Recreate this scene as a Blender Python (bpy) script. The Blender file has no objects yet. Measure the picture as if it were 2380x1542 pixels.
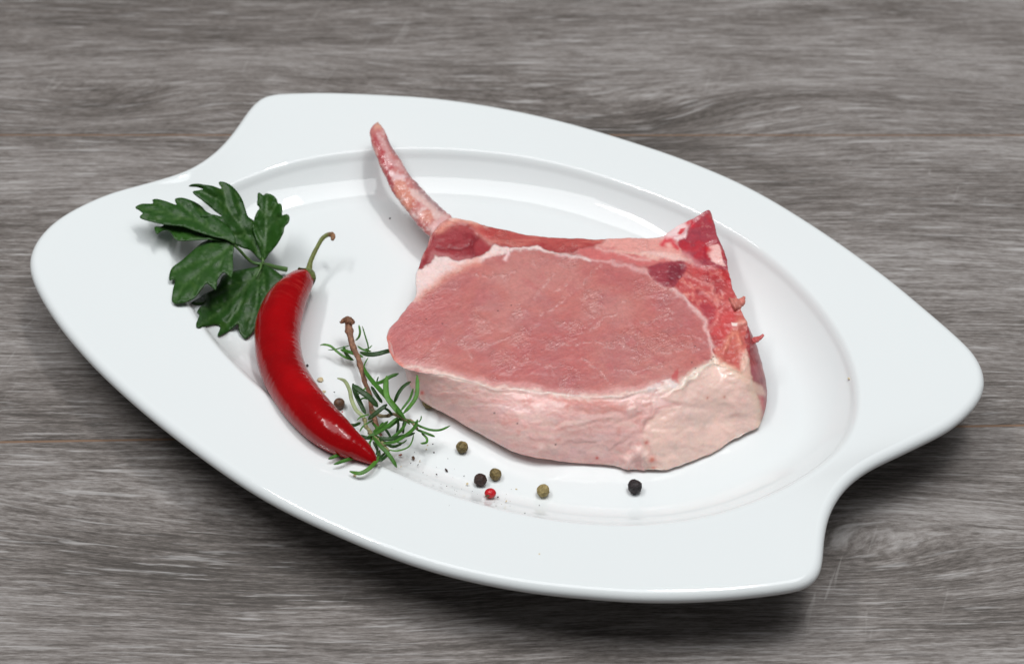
import bpy, bmesh, math, random
import numpy as np
from mathutils import Vector
from mathutils.geometry import delaunay_2d_cdt

random.seed(7)
rng = np.random.default_rng(11)
S = bpy.context.scene
COL = S.collection

# ------------------------------------------------------------------ camera
TH = math.radians(45.0)
F = 1.8
CAM = np.array([0.0022, -0.525, 0.555])
PW, PH = 2379.0, 1542.0          # the pixel frame in which the outlines below were measured
cam = bpy.data.cameras.new('camera')
camo = bpy.data.objects.new('camera', cam)
COL.objects.link(camo)
camo.location = CAM.tolist()
camo.rotation_euler = (math.pi / 2 - TH, 0, 0)
cam.sensor_width = 36.0
cam.lens = F * 36.0
cam.clip_start = 0.01
cam.clip_end = 50
cam.dof.use_dof = True
cam.dof.focus_distance = 0.715
cam.dof.aperture_fstop = 12.0
S.camera = camo

# ------------------------------------------------------------------ light
w = bpy.data.worlds.new('World')
S.world = w
w.use_nodes = True
bg = w.node_tree.nodes['Background']
bg.inputs[0].default_value = (0.91, 0.93, 1.0, 1)
bg.inputs[1].default_value = 0.07


def area(name, loc, target, sx, sy, power, col):
    l = bpy.data.lights.new(name, 'AREA')
    l.shape = 'RECTANGLE'
    l.size, l.size_y = sx, sy
    l.energy = power
    l.color = col
    o = bpy.data.objects.new(name, l)
    COL.objects.link(o)
    o.location = loc
    d = Vector(target) - Vector(loc)
    o.rotation_euler = d.to_track_quat('-Z', 'Y').to_euler()
    return o


area('ceiling_bounce', (0.0, -0.02, 1.70), (0, 0, 0), 1.8, 0.95, 20.0, (0.97, 0.985, 1.0))
area('ceiling_light', (0.30, 0.14, 1.64), (0, 0, 0), 0.50, 0.10, 8.0, (1.0, 0.985, 0.97))
area('side_light', (-0.74, 0.10, 1.60), (0, 0, 0), 0.80, 0.08, 6.5, (1.0, 0.985, 0.97))
S.view_settings.view_transform = 'Standard'
S.view_settings.look = 'None'
S.view_settings.gamma = 1.0
S.view_settings.exposure = 0.0

# ------------------------------------------------------------------ projection helpers
SF, CF = math.sin(TH), math.cos(TH)


def U(px, py, z):
    """point on the ray through a measured pixel, at height z (metres)"""
    px = np.asarray(px, float); py = np.asarray(py, float); z = np.asarray(z, float)
    x = (px - PW / 2) / PW
    y = -(py - PH / 2) / PW
    dx = x; dy = F * CF + y * SF; dz = -F * SF + y * CF
    t = (z - CAM[2]) / dz
    return np.stack([CAM[0] + dx * t, CAM[1] + dy * t, z + 0 * t], -1)


def PJ(P):
    P = np.asarray(P, float) - CAM
    depth = P[..., 1] * CF - P[..., 2] * SF
    up = P[..., 1] * SF + P[..., 2] * CF
    return np.stack([P[..., 0] / depth * F * PW + PW / 2, -up / depth * F * PW + PH / 2], -1)


def crop(x0, y0, sc):
    def f(pts):
        a = np.array(pts, float)
        b = a.copy()
        b[..., 0] = (x0 + a[..., 0] / sc) / 1.0761
        b[..., 1] = (y0 + a[..., 1] / sc) / 1.0761
        return b
    f.k = 1 / sc / 1.0761
    return f


c1 = crop(960, 500, 3.856); c2 = crop(1460, 500, 3.856)
c3 = crop(960, 800, 3.856); c4 = crop(1460, 800, 3.856)
c5 = crop(880, 280, 4.537); c6 = crop(320, 430, 3.585)
c7 = crop(600, 560, 2.487); c8 = crop(780, 780, 3.672); c9 = crop(960, 1060, 3.4)


def srgb(r, g, b):
    c = np.array([r, g, b], float) / 255
    return np.where(c <= 0.04045, c / 12.92, ((c + 0.055) / 1.055) ** 2.4)


# ------------------------------------------------------------------ noise on numpy arrays
_perm = rng.integers(0, 256, 65536)
_val = rng.random(65536) * 2 - 1


def vnoise(x, y, seed=0):
    xi = np.floor(x).astype(int); yi = np.floor(y).astype(int)
    fx = x - xi; fy = y - yi
    fx = fx * fx * fx * (fx * (fx * 6 - 15) + 10); fy = fy * fy * fy * (fy * (fy * 6 - 15) + 10)

    def h(a, b):
        k = (a * 7919 + b * 104729 + seed * 1299709) & 65535
        k = (_perm[k] * 257 + a * 31 + b * 17) & 65535
        return _val[k]
    v = (h(xi, yi) * (1 - fx) + h(xi + 1, yi) * fx) * (1 - fy) + (h(xi, yi + 1) * (1 - fx) + h(xi + 1, yi + 1) * fx) * fy
    return v


def fbm(x, y, oct=4, seed=0, gain=0.5):
    s = 0; a = 1; t = 0
    for i in range(oct):
        s = s + a * vnoise(x, y, seed + i * 13); t += a
        a *= gain; ca, sa = math.cos(0.7), math.sin(0.7)
        x, y = (x * ca - y * sa) * 2.03 + 5.1, (x * sa + y * ca) * 2.03 + 1.7
    return s / t * 1.6


def seg_dist(P, line, closed=False):
    L = np.asarray(line, float)
    if closed:
        L = np.vstack([L, L[:1]])
    d = np.full(len(P), 1e9)
    for a, b in zip(L[:-1], L[1:]):
        ab = b - a
        t = np.clip(((P - a) @ ab) / max(ab @ ab, 1e-9), 0, 1)
        q = P - a - t[:, None] * ab
        d = np.minimum(d, np.hypot(q[:, 0], q[:, 1]))
    return d


def inside(P, poly):
    x, y = P[:, 0], P[:, 1]
    r = np.zeros(len(P), bool)
    n = len(poly)
    for i in range(n):
        x1, y1 = poly[i]; x2, y2 = poly[(i + 1) % n]
        if y1 == y2:
            continue
        c = ((y1 > y) != (y2 > y)) & (x < (x2 - x1) * (y - y1) / (y2 - y1) + x1)
        r ^= c
    return r


def sdp(P, poly):
    d = seg_dist(P, poly, True)
    return np.where(inside(P, poly), -d, d)


def sstep(x, a, b):
    t = np.clip((x - a) / (b - a), 0, 1)
    return t * t * (3 - 2 * t)


def spline(pts, n, closed=False):
    """Catmull-Rom through pts (any dimension), n samples evenly spaced by length"""
    P = np.asarray(pts, float)
    m = len(P)
    out = []
    rngi = range(m if closed else m - 1)
    for i in rngi:
        if closed:
            p0, p1, p2, p3 = P[(i - 1) % m], P[i], P[(i + 1) % m], P[(i + 2) % m]
        else:
            p0, p1, p2, p3 = P[max(i - 1, 0)], P[i], P[i + 1], P[min(i + 2, m - 1)]
        t = np.linspace(0, 1, 24, endpoint=False)[:, None]
        out.append(0.5 * ((2 * p1) + (-p0 + p2) * t + (2 * p0 - 5 * p1 + 4 * p2 - p3) * t * t + (-p0 + 3 * p1 - 3 * p2 + p3) * t ** 3))
    Q = np.vstack(out + ([P[:1]] if closed else [P[-1:]]))
    d = np.r_[0, np.cumsum(np.linalg.norm(np.diff(Q[:, :2], axis=0), axis=1))]
    s = np.linspace(0, d[-1], n, endpoint=not closed)
    return np.stack([np.interp(s, d, Q[:, k]) for k in range(Q.shape[1])], 1)


# ------------------------------------------------------------------ object helpers
def tag(o, label=None, cat=None, group=None, kind=None):
    if label: o['label'] = label
    if cat: o['category'] = cat
    if group: o['group'] = group
    if kind: o['kind'] = kind
    return o


def mesh_obj(name, verts, faces, mat, parent=None, smooth=True, cols=None):
    me = bpy.data.meshes.new(name)
    V = np.asarray(verts, np.float32)
    if isinstance(faces, np.ndarray):
        k = faces.shape[1]
        me.vertices.add(len(V)); me.vertices.foreach_set('co', V.ravel())
        me.loops.add(faces.size); me.loops.foreach_set('vertex_index', faces.ravel().astype(np.int32))
        me.polygons.add(len(faces))
        me.polygons.foreach_set('loop_start', np.arange(0, faces.size, k, dtype=np.int32))
        me.polygons.foreach_set('loop_total', np.full(len(faces), k, np.int32))
        me.update(calc_edges=True)
    else:
        me.from_pydata([tuple(v) for v in V.tolist()], [], faces)
    if smooth:
        me.polygons.foreach_set('use_smooth', np.ones(len(me.polygons), bool))
    if cols is not None:
        a = me.color_attributes.new('Col', 'FLOAT_COLOR', 'POINT')
        c = np.ones((len(V), 4), np.float32); c[:, :cols.shape[1]] = cols
        a.data.foreach_set('color', c.ravel())
    me.materials.append(mat)
    me.update()
    o = bpy.data.objects.new(name, me)
    COL.objects.link(o)
    if parent is not None:
        o.parent = parent
        o.location = [-v for v in parent.location]
    return o


def empty(name, loc, label, cat, group=None):
    o = bpy.data.objects.new(name, None)
    o.empty_display_size = 0.01
    COL.objects.link(o)
    o.location = [float(v) for v in loc]
    return tag(o, label, cat, group)


def grid_faces(nu, nv, close_u=False):
    """verts index = j*nu + i ; i along u"""
    i = np.arange(nu if close_u else nu - 1); j = np.arange(nv - 1)
    I, J = np.meshgrid(i, j)
    I2 = (I + 1) % nu
    return np.stack([J * nu + I, J * nu + I2, (J + 1) * nu + I2, (J + 1) * nu + I], -1).reshape(-1, 4)


# ------------------------------------------------------------------ node helpers
class NT:
    def __init__(self, name):
        self.m = bpy.data.materials.new(name)
        self.m.use_nodes = True
        self.t = self.m.node_tree
        self.b = self.t.nodes['Principled BSDF']

    def n(self, typ, **kw):
        x = self.t.nodes.new(typ)
        for k, v in kw.items():
            setattr(x, k, v)
        return x

    def put(self, sock, v):
        if isinstance(v, bpy.types.NodeSocket):
            self.t.links.new(v, sock)
        else:
            sock.default_value = v

    def m_(self, op, a, b=0.0, c=0.0):
        x = self.n('ShaderNodeMath', operation=op)
        self.put(x.inputs[0], a); self.put(x.inputs[1], b); self.put(x.inputs[2], c)
        return x.outputs[0]

    def noise(self, vec, scale, detail=3.0, rough=0.5, w=None, dist=0.0):
        x = self.n('ShaderNodeTexNoise')
        if w is not None:
            x.noise_dimensions = '4D'; self.put(x.inputs['W'], w)
        self.put(x.inputs['Vector'], vec); x.inputs['Scale'].default_value = scale
        x.inputs['Detail'].default_value = detail; x.inputs['Roughness'].default_value = rough
        x.inputs['Distortion'].default_value = dist
        return x.outputs[0]

    def ramp(self, f, stops, interp='LINEAR'):
        x = self.n('ShaderNodeValToRGB')
        x.color_ramp.interpolation = interp
        e = x.color_ramp.elements
        while len(e) < len(stops):
            e.new(0.5)
        for k, (p, c) in enumerate(stops):
            e[k].position = p
            e[k].color = (c, c, c, 1) if isinstance(c, (int, float)) else (*c, 1)
        self.put(x.inputs[0], f)
        return x.outputs[0]

    def mix(self, f, a, b, mode='MIX'):
        x = self.n('ShaderNodeMix', data_type='RGBA', blend_type=mode)
        self.put(x.inputs[0], f)
        for s, v in ((x.inputs[6], a), (x.inputs[7], b)):
            if isinstance(v, bpy.types.NodeSocket): self.t.links.new(v, s)
            else: s.default_value = (*v[:3], 1)
        return x.outputs[2]

    def xyz(self, v):
        x = self.n('ShaderNodeSeparateXYZ'); self.put(x.inputs[0], v)
        return x.outputs

    def vec(self, a, b, c):
        x = self.n('ShaderNodeCombineXYZ')
        for s, v in zip(x.inputs, (a, b, c)): self.put(s, v)
        return x.outputs[0]

    def bump(self, h, strength, dist, nrm=None):
        x = self.n('ShaderNodeBump')
        x.inputs['Strength'].default_value = strength
        x.inputs['Distance'].default_value = dist
        self.put(x.inputs['Height'], h)
        if nrm is not None: self.put(x.inputs['Normal'], nrm)
        return x.outputs[0]

    def set(self, **kw):
        for k, v in kw.items():
            s = self.b.inputs[k.replace('_', ' ')]
            if isinstance(v, bpy.types.NodeSocket): self.t.links.new(v, s)
            elif isinstance(v, tuple) and len(v) == 3 and s.type == 'RGBA': s.default_value = (*v, 1)
            else: s.default_value = v
        return self


def simple(name, col, rough=0.5, **kw):
    t = NT(name)
    t.set(Base_Color=tuple(float(v) for v in col), Roughness=rough, **kw)
    return t


# ================================================================== TABLE
SEAM1 = U([0, 2379], [312.5, 313.0], 0.0)
SEAM2 = U([0, 2379], [1025.0, 986.0], 0.0)


def wood_material():
    t = NT('grey_oak_plank')
    geo = t.n('ShaderNodeNewGeometry').outputs['Position']
    inf = t.n('ShaderNodeObjectInfo').outputs['Random']
    x, y, z = t.xyz(geo)
    wofs = t.m_('MULTIPLY', inf, 37.0)
    # slow wandering of the grain
    lowv = t.vec(t.m_('MULTIPLY', x, 3.2), t.m_('MULTIPLY', y, 9.0), wofs)
    low = t.m_('SUBTRACT', t.noise(lowv, 1.0, 2.0, 0.5), 0.5)
    yy = t.m_('ADD', y, t.m_('MULTIPLY', low, 0.030))
    # knots / cathedral eyes: the grain lines bow around them
    knots = [(1450, 300, 0.075, 0.026, 0.016), (225, 235, 0.050, 0.018, 0.012), (430, 200, 0.10, 0.03, -0.012), (2010, 1330, 0.060, 0.022, 0.0118),
             (1900, 220, 0.08, 0.030, -0.010), (1950, 1180, 0.06, 0.02, -0.010), (560, 1300, 0.10, 0.03, 0.012)]
    dark = None
    for kx, ky, sx, sy, amp in knots:
        kp = U(kx, ky, 0.0)
        dx = t.m_('MULTIPLY', t.m_('SUBTRACT', x, float(kp[0])), 1 / sx)
        dy = t.m_('MULTIPLY', t.m_('SUBTRACT', y, float(kp[1])), 1 / sy)
        r2 = t.m_('ADD', t.m_('MULTIPLY', dx, dx), t.m_('MULTIPLY', dy, dy))
        e = t.m_('EXPONENT', t.m_('MULTIPLY', r2, -1.0))
        yy = t.m_('ADD', yy, t.m_('MULTIPLY', e, amp))
        if amp > 0.0115:
            e2 = t.m_('EXPONENT', t.m_('MULTIPLY', r2, -1.6))
            dark = e2 if dark is None else t.m_('ADD', dark, e2)
    # fibres
    v1 = t.vec(t.m_('MULTIPLY', x, 42.0), t.m_('MULTIPLY', yy, 740.0), wofs)
    g1 = t.noise(v1, 1.0, 8.0, 0.72, dist=0.12)
    v2 = t.vec(t.m_('MULTIPLY', x, 9.0), t.m_('MULTIPLY', yy, 95.0), t.m_('ADD', wofs, 3.0))
    g2 = t.noise(v2, 1.0, 4.0, 0.6, dist=0.6)
    v3 = t.vec(t.m_('MULTIPLY', x, 260.0), t.m_('MULTIPLY', yy, 1700.0), wofs)
    g3 = t.noise(v3, 1.0, 4.0, 0.7)
    v4 = t.vec(t.m_('MULTIPLY', x, 5.0), t.m_('MULTIPLY', yy, 22.0), wofs)
    g4 = t.noise(v4, 1.0, 3.0, 0.55, dist=0.8)
    s = t.m_('ADD', t.m_('MULTIPLY', g1, 0.50), t.m_('MULTIPLY', g2, 0.16))
    s = t.m_('ADD', s, t.m_('MULTIPLY', g3, 0.34))
    s = t.m_('ADD', s, t.m_('MULTIPLY', t.m_('SUBTRACT', g4, 0.5), 0.30))
    s = t.m_('SUBTRACT', s, t.m_('MULTIPLY', dark, 0.075))
    c = t.ramp(s, [(0.36, tuple(srgb(72, 67, 63))), (0.44, tuple(srgb(98, 92, 88))), (0.50, tuple(srgb(122, 116, 112))), (0.56, tuple(srgb(143, 138, 135))), (0.66, tuple(srgb(170, 166, 163)))])
    # pale open pores, short dashes along the fibre
    vp = t.vec(t.m_('MULTIPLY', x, 38.0), t.m_('MULTIPLY', yy, 640.0), t.m_('ADD', wofs, 9.0))
    pr = t.ramp(t.noise(vp, 1.0, 3.0, 0.6, dist=0.3), [(0.56, 0.0), (0.70, 0.50)])
    c = t.mix(pr, c, tuple(srgb(196, 194, 193)))
    pd = t.ramp(t.noise(vp, 1.0, 3.0, 0.6, dist=0.3), [(0.28, 0.55), (0.42, 0.0)])
    c = t.mix(pd, c, tuple(srgb(66, 61, 58)))
    # saw scratches running across, very faint and sparse
    vs = t.vec(t.m_('ADD', t.m_('MULTIPLY', x, 190.0), t.m_('MULTIPLY', y, -60.0)), t.m_('MULTIPLY', y, 26.0), 4.0)
    ms = t.ramp(t.noise(geo, 11.0, 2.0, 0.5), [(0.50, 0.0), (0.62, 1.0)])
    sc = t.m_('MULTIPLY', t.ramp(t.noise(vs, 1.0, 2.0, 0.5, dist=1.2), [(0.66, 0.0), (0.72, 0.25)]), ms)
    c = t.mix(sc, c, tuple(srgb(190, 187, 184)))
    h = t.m_('ADD', g1, t.m_('MULTIPLY', g3, 0.5))
    t.set(Base_Color=c, Roughness=t.ramp(g1, [(0.3, 0.62), (0.7, 0.48)]), Normal=t.bump(h, 0.35, 0.0006))
    t.b.inputs['Specular IOR Level'].default_value = 0.35
    return t.m


wood = wood_material()
groove = simple('plank_core', srgb(122, 98, 80), 0.8).m
table = tag(bpy.data.objects.new('tabletop', None), kind='structure')
COL.objects.link(table)
table.location = (0, 0, 0)


def plank(line_far, line_near, name='plank'):
    (xa, ya), (xb, yb) = line_far
    (xc, yc), (xd, yd) = line_near
    g, bv, T = 0.00060, 0.0004, 0.012
    vs = []
    prof = [(0, -T), (0, -bv), (bv, 0)]
    # cross-section from near edge to far edge, at x=-1.2 and x=1.2
    for X in (-1.2, 1.2):
        f = (X - xa) / (xb - xa); yf = ya + f * (yb - ya)
        f = (X - xc) / (xd - xc); yn = yc + f * (yd - yc)
        for off, zz in prof: vs.append((X, yn + g + off, zz))
        for off, zz in reversed(prof): vs.append((X, yf - g - off, zz))
    n = 6
    fs = [(i, i + 1, n + i + 1, n + i) for i in range(n - 1)] + [(n - 1, 0, n, 2 * n - 1)]
    fs = [tuple(reversed(f)) for f in fs] + [tuple(range(n)), tuple(range(2 * n - 1, n - 1, -1))]
    return mesh_obj(name, vs, fs, wood, table, smooth=False)


s1 = [tuple(SEAM1[0][:2]), tuple(SEAM1[1][:2])]
s2 = [tuple(SEAM2[0][:2]), tuple(SEAM2[1][:2])]
sh = lambda s, d: [(p[0], p[1] + d) for p in s]
plank(s1, s2)
plank(s2, sh(s2, -0.192))
plank(sh(s2, -0.192), sh(s2, -0.384))
plank(sh(s1, 0.192), s1)
plank(sh(s1, 0.384), sh(s1, 0.192))
plank(sh(s1, 0.576), sh(s1, 0.384))
bm = bmesh.new()
bmesh.ops.create_cube(bm, size=1.0)
bmesh.ops.scale(bm, vec=(2.4, 1.4, 0.01), verts=bm.verts)
bmesh.ops.translate(bm, vec=(0, 0.13, -0.0065), verts=bm.verts)
for s_ in (s1, s2, sh(s2, -0.192), sh(s1, 0.192), sh(s1, 0.384)):
    (xa, ya), (xb, yb) = s_
    vs = []
    for X in (-1.2, 1.2):
        yc_ = ya + (X - xa) / (xb - xa) * (yb - ya)
        vs += [(X, yc_ - .00059, -.0015), (X, yc_ + .00059, -.0015), (X, yc_ + .00059, -.00045), (X, yc_ - .00059, -.00045)]
    mesh_obj('joint_strip', vs, [(0, 1, 5, 4), (1, 2, 6, 5), (2, 3, 7, 6), (3, 0, 4, 7), (0, 3, 2, 1), (4, 5, 6, 7)], groove, table, smooth=False)
me = bpy.data.meshes.new('table_core'); bm.to_mesh(me); bm.free(); me.materials.append(groove)
o = bpy.data.objects.new('table_core', me); COL.objects.link(o); o.parent = table

# ================================================================== PLATE
SIL = [(590,247),(607,233),(635,226),(690,223),(760,222),(850,225),(1000,234),(1150,255),(1300,287),(1450,330),(1600,381),(1750,447),(1900,537),(2050,643),(2150,725),(2225,790),(2268,835),(2288,885),(2280,925),(2250,963),(2200,1003),(2100,1053),(2020,1092),(1965,1135),(1930,1190),(1915,1250),(1910,1315),(1897,1348),(1850,1371),(1700,1390),(1550,1397),(1400,1391),(1200,1369),(1000,1324),(800,1250),(600,1152),(400,1012),(250,884),(150,775),(90,684),(68,622),(80,575),(112,535),(160,500),(250,458),(370,424),(440,400),(500,360),(545,310),(568,275)]
INN = [(980,340),(1150,350),(1300,375),(1450,420),(1600,477),(1750,560),(1850,640),(1930,730),(1980,810),(2003,880),(2008,950),(1992,1010),(1955,1057),(1900,1095),(1800,1150),(1690,1192),(1550,1219),(1400,1222),(1250,1205),(1050,1155),(850,1070),(700,985),(560,870),(460,760),(405,670),(382,600),(390,535),(440,475),(520,430),(600,395),(700,365),(850,345)]
Z_EDGE, Z_IN, Z_FLOOR = 0.0288, 0.0272, 0.0135
DZ = 0.0035
NA = 960


def smooth_closed(P, k):
    n = len(P)
    ker = np.exp(-0.5 * (np.arange(-3 * k, 3 * k + 1) / k) ** 2); ker /= ker.sum()
    out = np.zeros_like(P)
    for i, wt in zip(range(-3 * k, 3 * k + 1), ker):
        out += wt * np.roll(P, i, 0)
    return out


def by_angle(P, C, n):
    a = np.unwrap(np.arctan2(P[:, 1] - C[1], P[:, 0] - C[0]))
    if a[-1] < a[0]: P = P[::-1]; a = a[::-1]
    t = np.linspace(0, 2 * np.pi, n, endpoint=False)
    a3 = np.r_[a - 2 * np.pi, a, a + 2 * np.pi]; P3 = np.vstack([P, P, P])
    o = np.argsort(a3, kind='stable')
    return np.stack([np.interp(t, a3[o], P3[o, k]) for k in range(2)], 1)


po = spline(SIL, 1400, True); po = U(po[:, 0], po[:, 1], Z_EDGE)[:, :2]
pi_ = spline(INN, 1400, True); pi_ = U(pi_[:, 0], pi_[:, 1], Z_IN)[:, :2]
po = smooth_closed(po, 5); pi_ = smooth_closed(pi_, 22)
PC = (pi_.max(0) + pi_.min(0)) / 2
OUT = by_angle(po, PC, NA); INR = by_angle(pi_, PC, NA)


def normals2(P):
    d = np.roll(P, -2, 0) - np.roll(P, 2, 0)
    nrm = np.stack([d[:, 1], -d[:, 0]], 1)
    return nrm / np.linalg.norm(nrm, axis=1)[:, None]


NO = normals2(OUT); NI = normals2(INR)
SLOPE_W = 0.0215
ER = 0.0034   # edge radius


def ring(P, z):
    return np.column_stack([P, np.full(len(P), z)])


rings = []
base = INR - NI * SLOPE_W
for s in np.linspace(0.02, 1, 14):
    rings.append(ring(PC + (base - PC) * s, Z_FLOOR))
for u in np.linspace(0, 1, 40)[1:]:
    # gentle concave slope that steepens, then a rounded lip
    k = 1.8
    zz = (u ** k)
    if u > 0.84:
        q = (u - 0.84) / 0.16
        zz = 0.84 ** k + (1 - 0.84 ** k) * (q * (1.7 - .7 * q))
    rings.append(ring(INR - NI * SLOPE_W * (1 - u), Z_FLOOR + (Z_IN - Z_FLOOR) * zz))
oe = OUT - NO * ER
start = INR + NI * 0.0008
z_top = Z_EDGE + ER * 0.9
for u in np.linspace(0, 1, 24):
    rings.append(ring(start + (oe - start) * u, Z_IN + 0.0001 + (z_top - Z_IN - 0.0001) * (u ** 1.15)))
for a in np.linspace(0, 1, 15)[1:]:
    an = math.pi * (0.5 - a * 0.93)
    rings.append(ring(oe + NO * ER * math.cos(an), Z_EDGE + ER * 0.9 * math.sin(an)))
last = rings[-1]
zl = last[0, 2]
under = INR - NI * 0.012
for u in np.linspace(0, 1, 10)[1:]:
    rings.append(ring(last[:, :2] + (under - last[:, :2]) * u, zl + (0.0052 - zl) * u ** 1.3))
foot = INR - NI * 0.018
rings.append(ring(foot, 0.0005)); rings.append(ring(foot - NI * 0.003, 0.0005)); rings.append(ring(foot - NI * 0.0045, 0.004))
rings.append(ring(PC + (foot - PC) * 0.02, 0.004))
VP = np.vstack(rings)
FP = grid_faces(NA, len(rings), True)
nV = len(VP)
VP = np.vstack([VP, [[PC[0], PC[1], Z_FLOOR], [PC[0], PC[1], 0.004]]])
fl = FP.tolist()
L0 = (len(rings) - 1) * NA
for i in range(NA):
    fl.append([nV, (i + 1) % NA, i]); fl.append([nV + 1, L0 + i, L0 + (i + 1) % NA])
t = NT('white_glazed_china')
geo = t.n('ShaderNodeNewGeometry').outputs['Position']
hn = t.noise(geo, 22.0, 2.0, 0.5)
fn = t.noise(geo, 900.0, 2.0, 0.5)
t.set(Base_Color=(0.775, 0.815, 0.82), Roughness=0.035, IOR=1.5, Normal=t.bump(fn, 0.02, 0.0001, t.bump(hn, 0.03, 0.002)))
t.b.inputs['Coat Weight'].default_value = 0.0
china = t.m
for f_ in range(0): pass
me_plate = mesh_obj('plate', VP, [tuple(reversed(f)) for f in fl] if False else [tuple(f) for f in fl], china)
tag(me_plate, 'large oval white china plate with hooked handles lying on grey wooden planks', 'plate')
bmx = bmesh.new(); bmx.from_mesh(me_plate.data); bmesh.ops.recalc_face_normals(bmx, faces=bmx.faces); bmx.to_mesh(me_plate.data); bmx.free()

_ang_i = np.arctan2(INR[:, 1] - PC[1], INR[:, 0] - PC[0]) % (2 * np.pi)
_ri = np.hypot(*(INR - PC).T)
_ro = np.hypot(*(OUT - PC).T)
_ord = np.argsort(_ang_i)


def plate_z(P):
    P = np.asarray(P, float)
    a = np.arctan2(P[..., 1] - PC[1], P[..., 0] - PC[0]) % (2 * np.pi)
    r = np.hypot(P[..., 0] - PC[0], P[..., 1] - PC[1])
    ri = np.interp(a, _ang_i[_ord], _ri[_ord], period=2 * np.pi)
    ro = np.interp(a, _ang_i[_ord], _ro[_ord], period=2 * np.pi)
    u = np.clip((r - (ri - SLOPE_W * 1.08)) / (SLOPE_W * 1.08), 0, 1)
    v = np.clip((r - ri) / (ro - ri), 0, 1)
    return Z_FLOOR + (Z_IN - Z_FLOOR) * u ** 1.5 + (z_top - Z_IN) * v


def on_plate(px, py, dz=0.0):
    """height of the point seen at a pixel when it floats dz above the china"""
    z = np.zeros(np.shape(px)) + Z_FLOOR
    for _ in range(8):
        z = 0.5 * z + 0.5 * (plate_z(U(px, py, z)[..., :2]) + dz)
    return z


# ================================================================== PORK CHOP
ZF = Z_FLOOR
TOPK = [  # px, py, z(mm), bulge, bottom (px,py) or None for the hidden back
 (899,790,27,.35,(905,850)), (903,765,28,.2,None), (922,742,29,.2,None), (945,715,30,.2,None), (966,690,31,.2,None), (965,655,31,.2,None), (970,625,31,.2,None),
 (983,590,30,.2,None), (1000,548,30,.2,None), (1018,522,31,.2,None), (1050,507,32,.2,None), (1090,513,32,.2,None), (1150,527,32,.2,None),
 (1230,546,32,.2,None), (1330,553,33,.2,None), (1440,553,34,.2,None), (1530,551,35,.2,None), (1556,538,36,.2,None), (1585,520,37,.2,None), (1613,507,38,.2,None),
 (1638,491,39,.2,None), (1652,493,39,.2,None), (1664,540,38,.2,None), (1686,592,37,.2,None), (1697,640,36,.2,None), (1710,690,36,.2,None),
 (1728,735,35,.2,(1745,800)), (1741,780,34,.5,(1768,850)), (1741,820,33,.6,(1783,895)), (1733,850,32,.6,(1786,935)), (1721,867,31,.6,(1767,992)),
 (1690,857,33,.45,(1745,1008)), (1660,844,34.5,.35,(1690,1032)), (1628,857,34.5,.35,(1632,1062)), (1600,878,34,.35,(1575,1090)), (1574,896,34,.4,(1530,1098)),
 (1499,907,34,.5,(1475,1091)), (1429,922,34,.5,(1417,1083)), (1350,920,34,.55,(1340,1075)), (1254,909,33.5,.55,(1240,1058)), (1205,902,33,.55,(1185,1043)),
 (1145,904,32.5,.5,(1130,1008)), (1121,894,32,.5,(1095,990)), (1049,873,31,.5,(1022,950)), (985,866,29.5,.45,(975,925)), (933,851,28,.4,(945,885)), (908,826,27.5,.4,(925,868))]
NT_, NR, NSD = 1000, 190, 84
TOPK = [(k[0], k[1], k[2] + DZ * 1000, k[3], k[4]) for k in TOPK]
arr = np.array([(k[0], k[1], k[2] / 1000, k[3]) for k in TOPK])
sp = spline(np.column_stack([arr, np.arange(len(arr))]), NT_, True)
keyf = sp[:, 4] % len(arr)
# small wobble of the cut edge
tt = np.arange(NT_) / NT_
T3 = U(sp[:, 0], sp[:, 1], sp[:, 2])
wob = np.zeros(NT_)
wob = 0.00045 * fbm(np.cos(2 * np.pi * tt) * 9 + 20, np.sin(2 * np.pi * tt) * 9 + 20, 4, 17, .6)
wob *= 1 - 0.85 * ((keyf > 28.5) & (keyf < 34.5))
dT = np.roll(T3, -3, 0) - np.roll(T3, 3, 0)
nT = np.stack([dT[:, 1], -dT[:, 0]], 1); nT /= np.linalg.norm(nT, axis=1)[:, None]
cen2 = U(1385, 705, 0.034 + DZ)
if ((T3[:, :2] - cen2[:2]) * nT).sum() < 0: nT = -nT
nT = smooth_closed(nT, 8); nT /= np.linalg.norm(nT, axis=1)[:, None]
T3[:, :2] += nT * wob[:, None]
# bottom curve
Bk = []
for k in TOPK:
    t3 = U(k[0], k[1], k[2] / 1000)
    i = np.argmin(np.hypot(T3[:, 0] - t3[0], T3[:, 1] - t3[1]))
    if k[4] is None:
        Bk.append([t3[0] - nT[i, 0] * 0.003, t3[1] - nT[i, 1] * 0.003, ZF + 0.001])
    else:
        zb = ZF + 0.0015 + (0.004 if k[4][0] < 1250 else 0)
        if k[4][0] > 1700: zb = ZF + 0.002
        Bk.append(U(k[4][0], k[4][1], zb))
Bk = np.array(Bk)
kk = np.arange(len(Bk) + 1)
B3 = np.stack([np.interp(keyf, kk, np.r_[Bk[:, c], Bk[0, c]]) for c in range(3)], 1)
B3 = smooth_closed(B3, 7)
bul = smooth_closed(sp[:, 3:4], 6)[:, 0]

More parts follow.
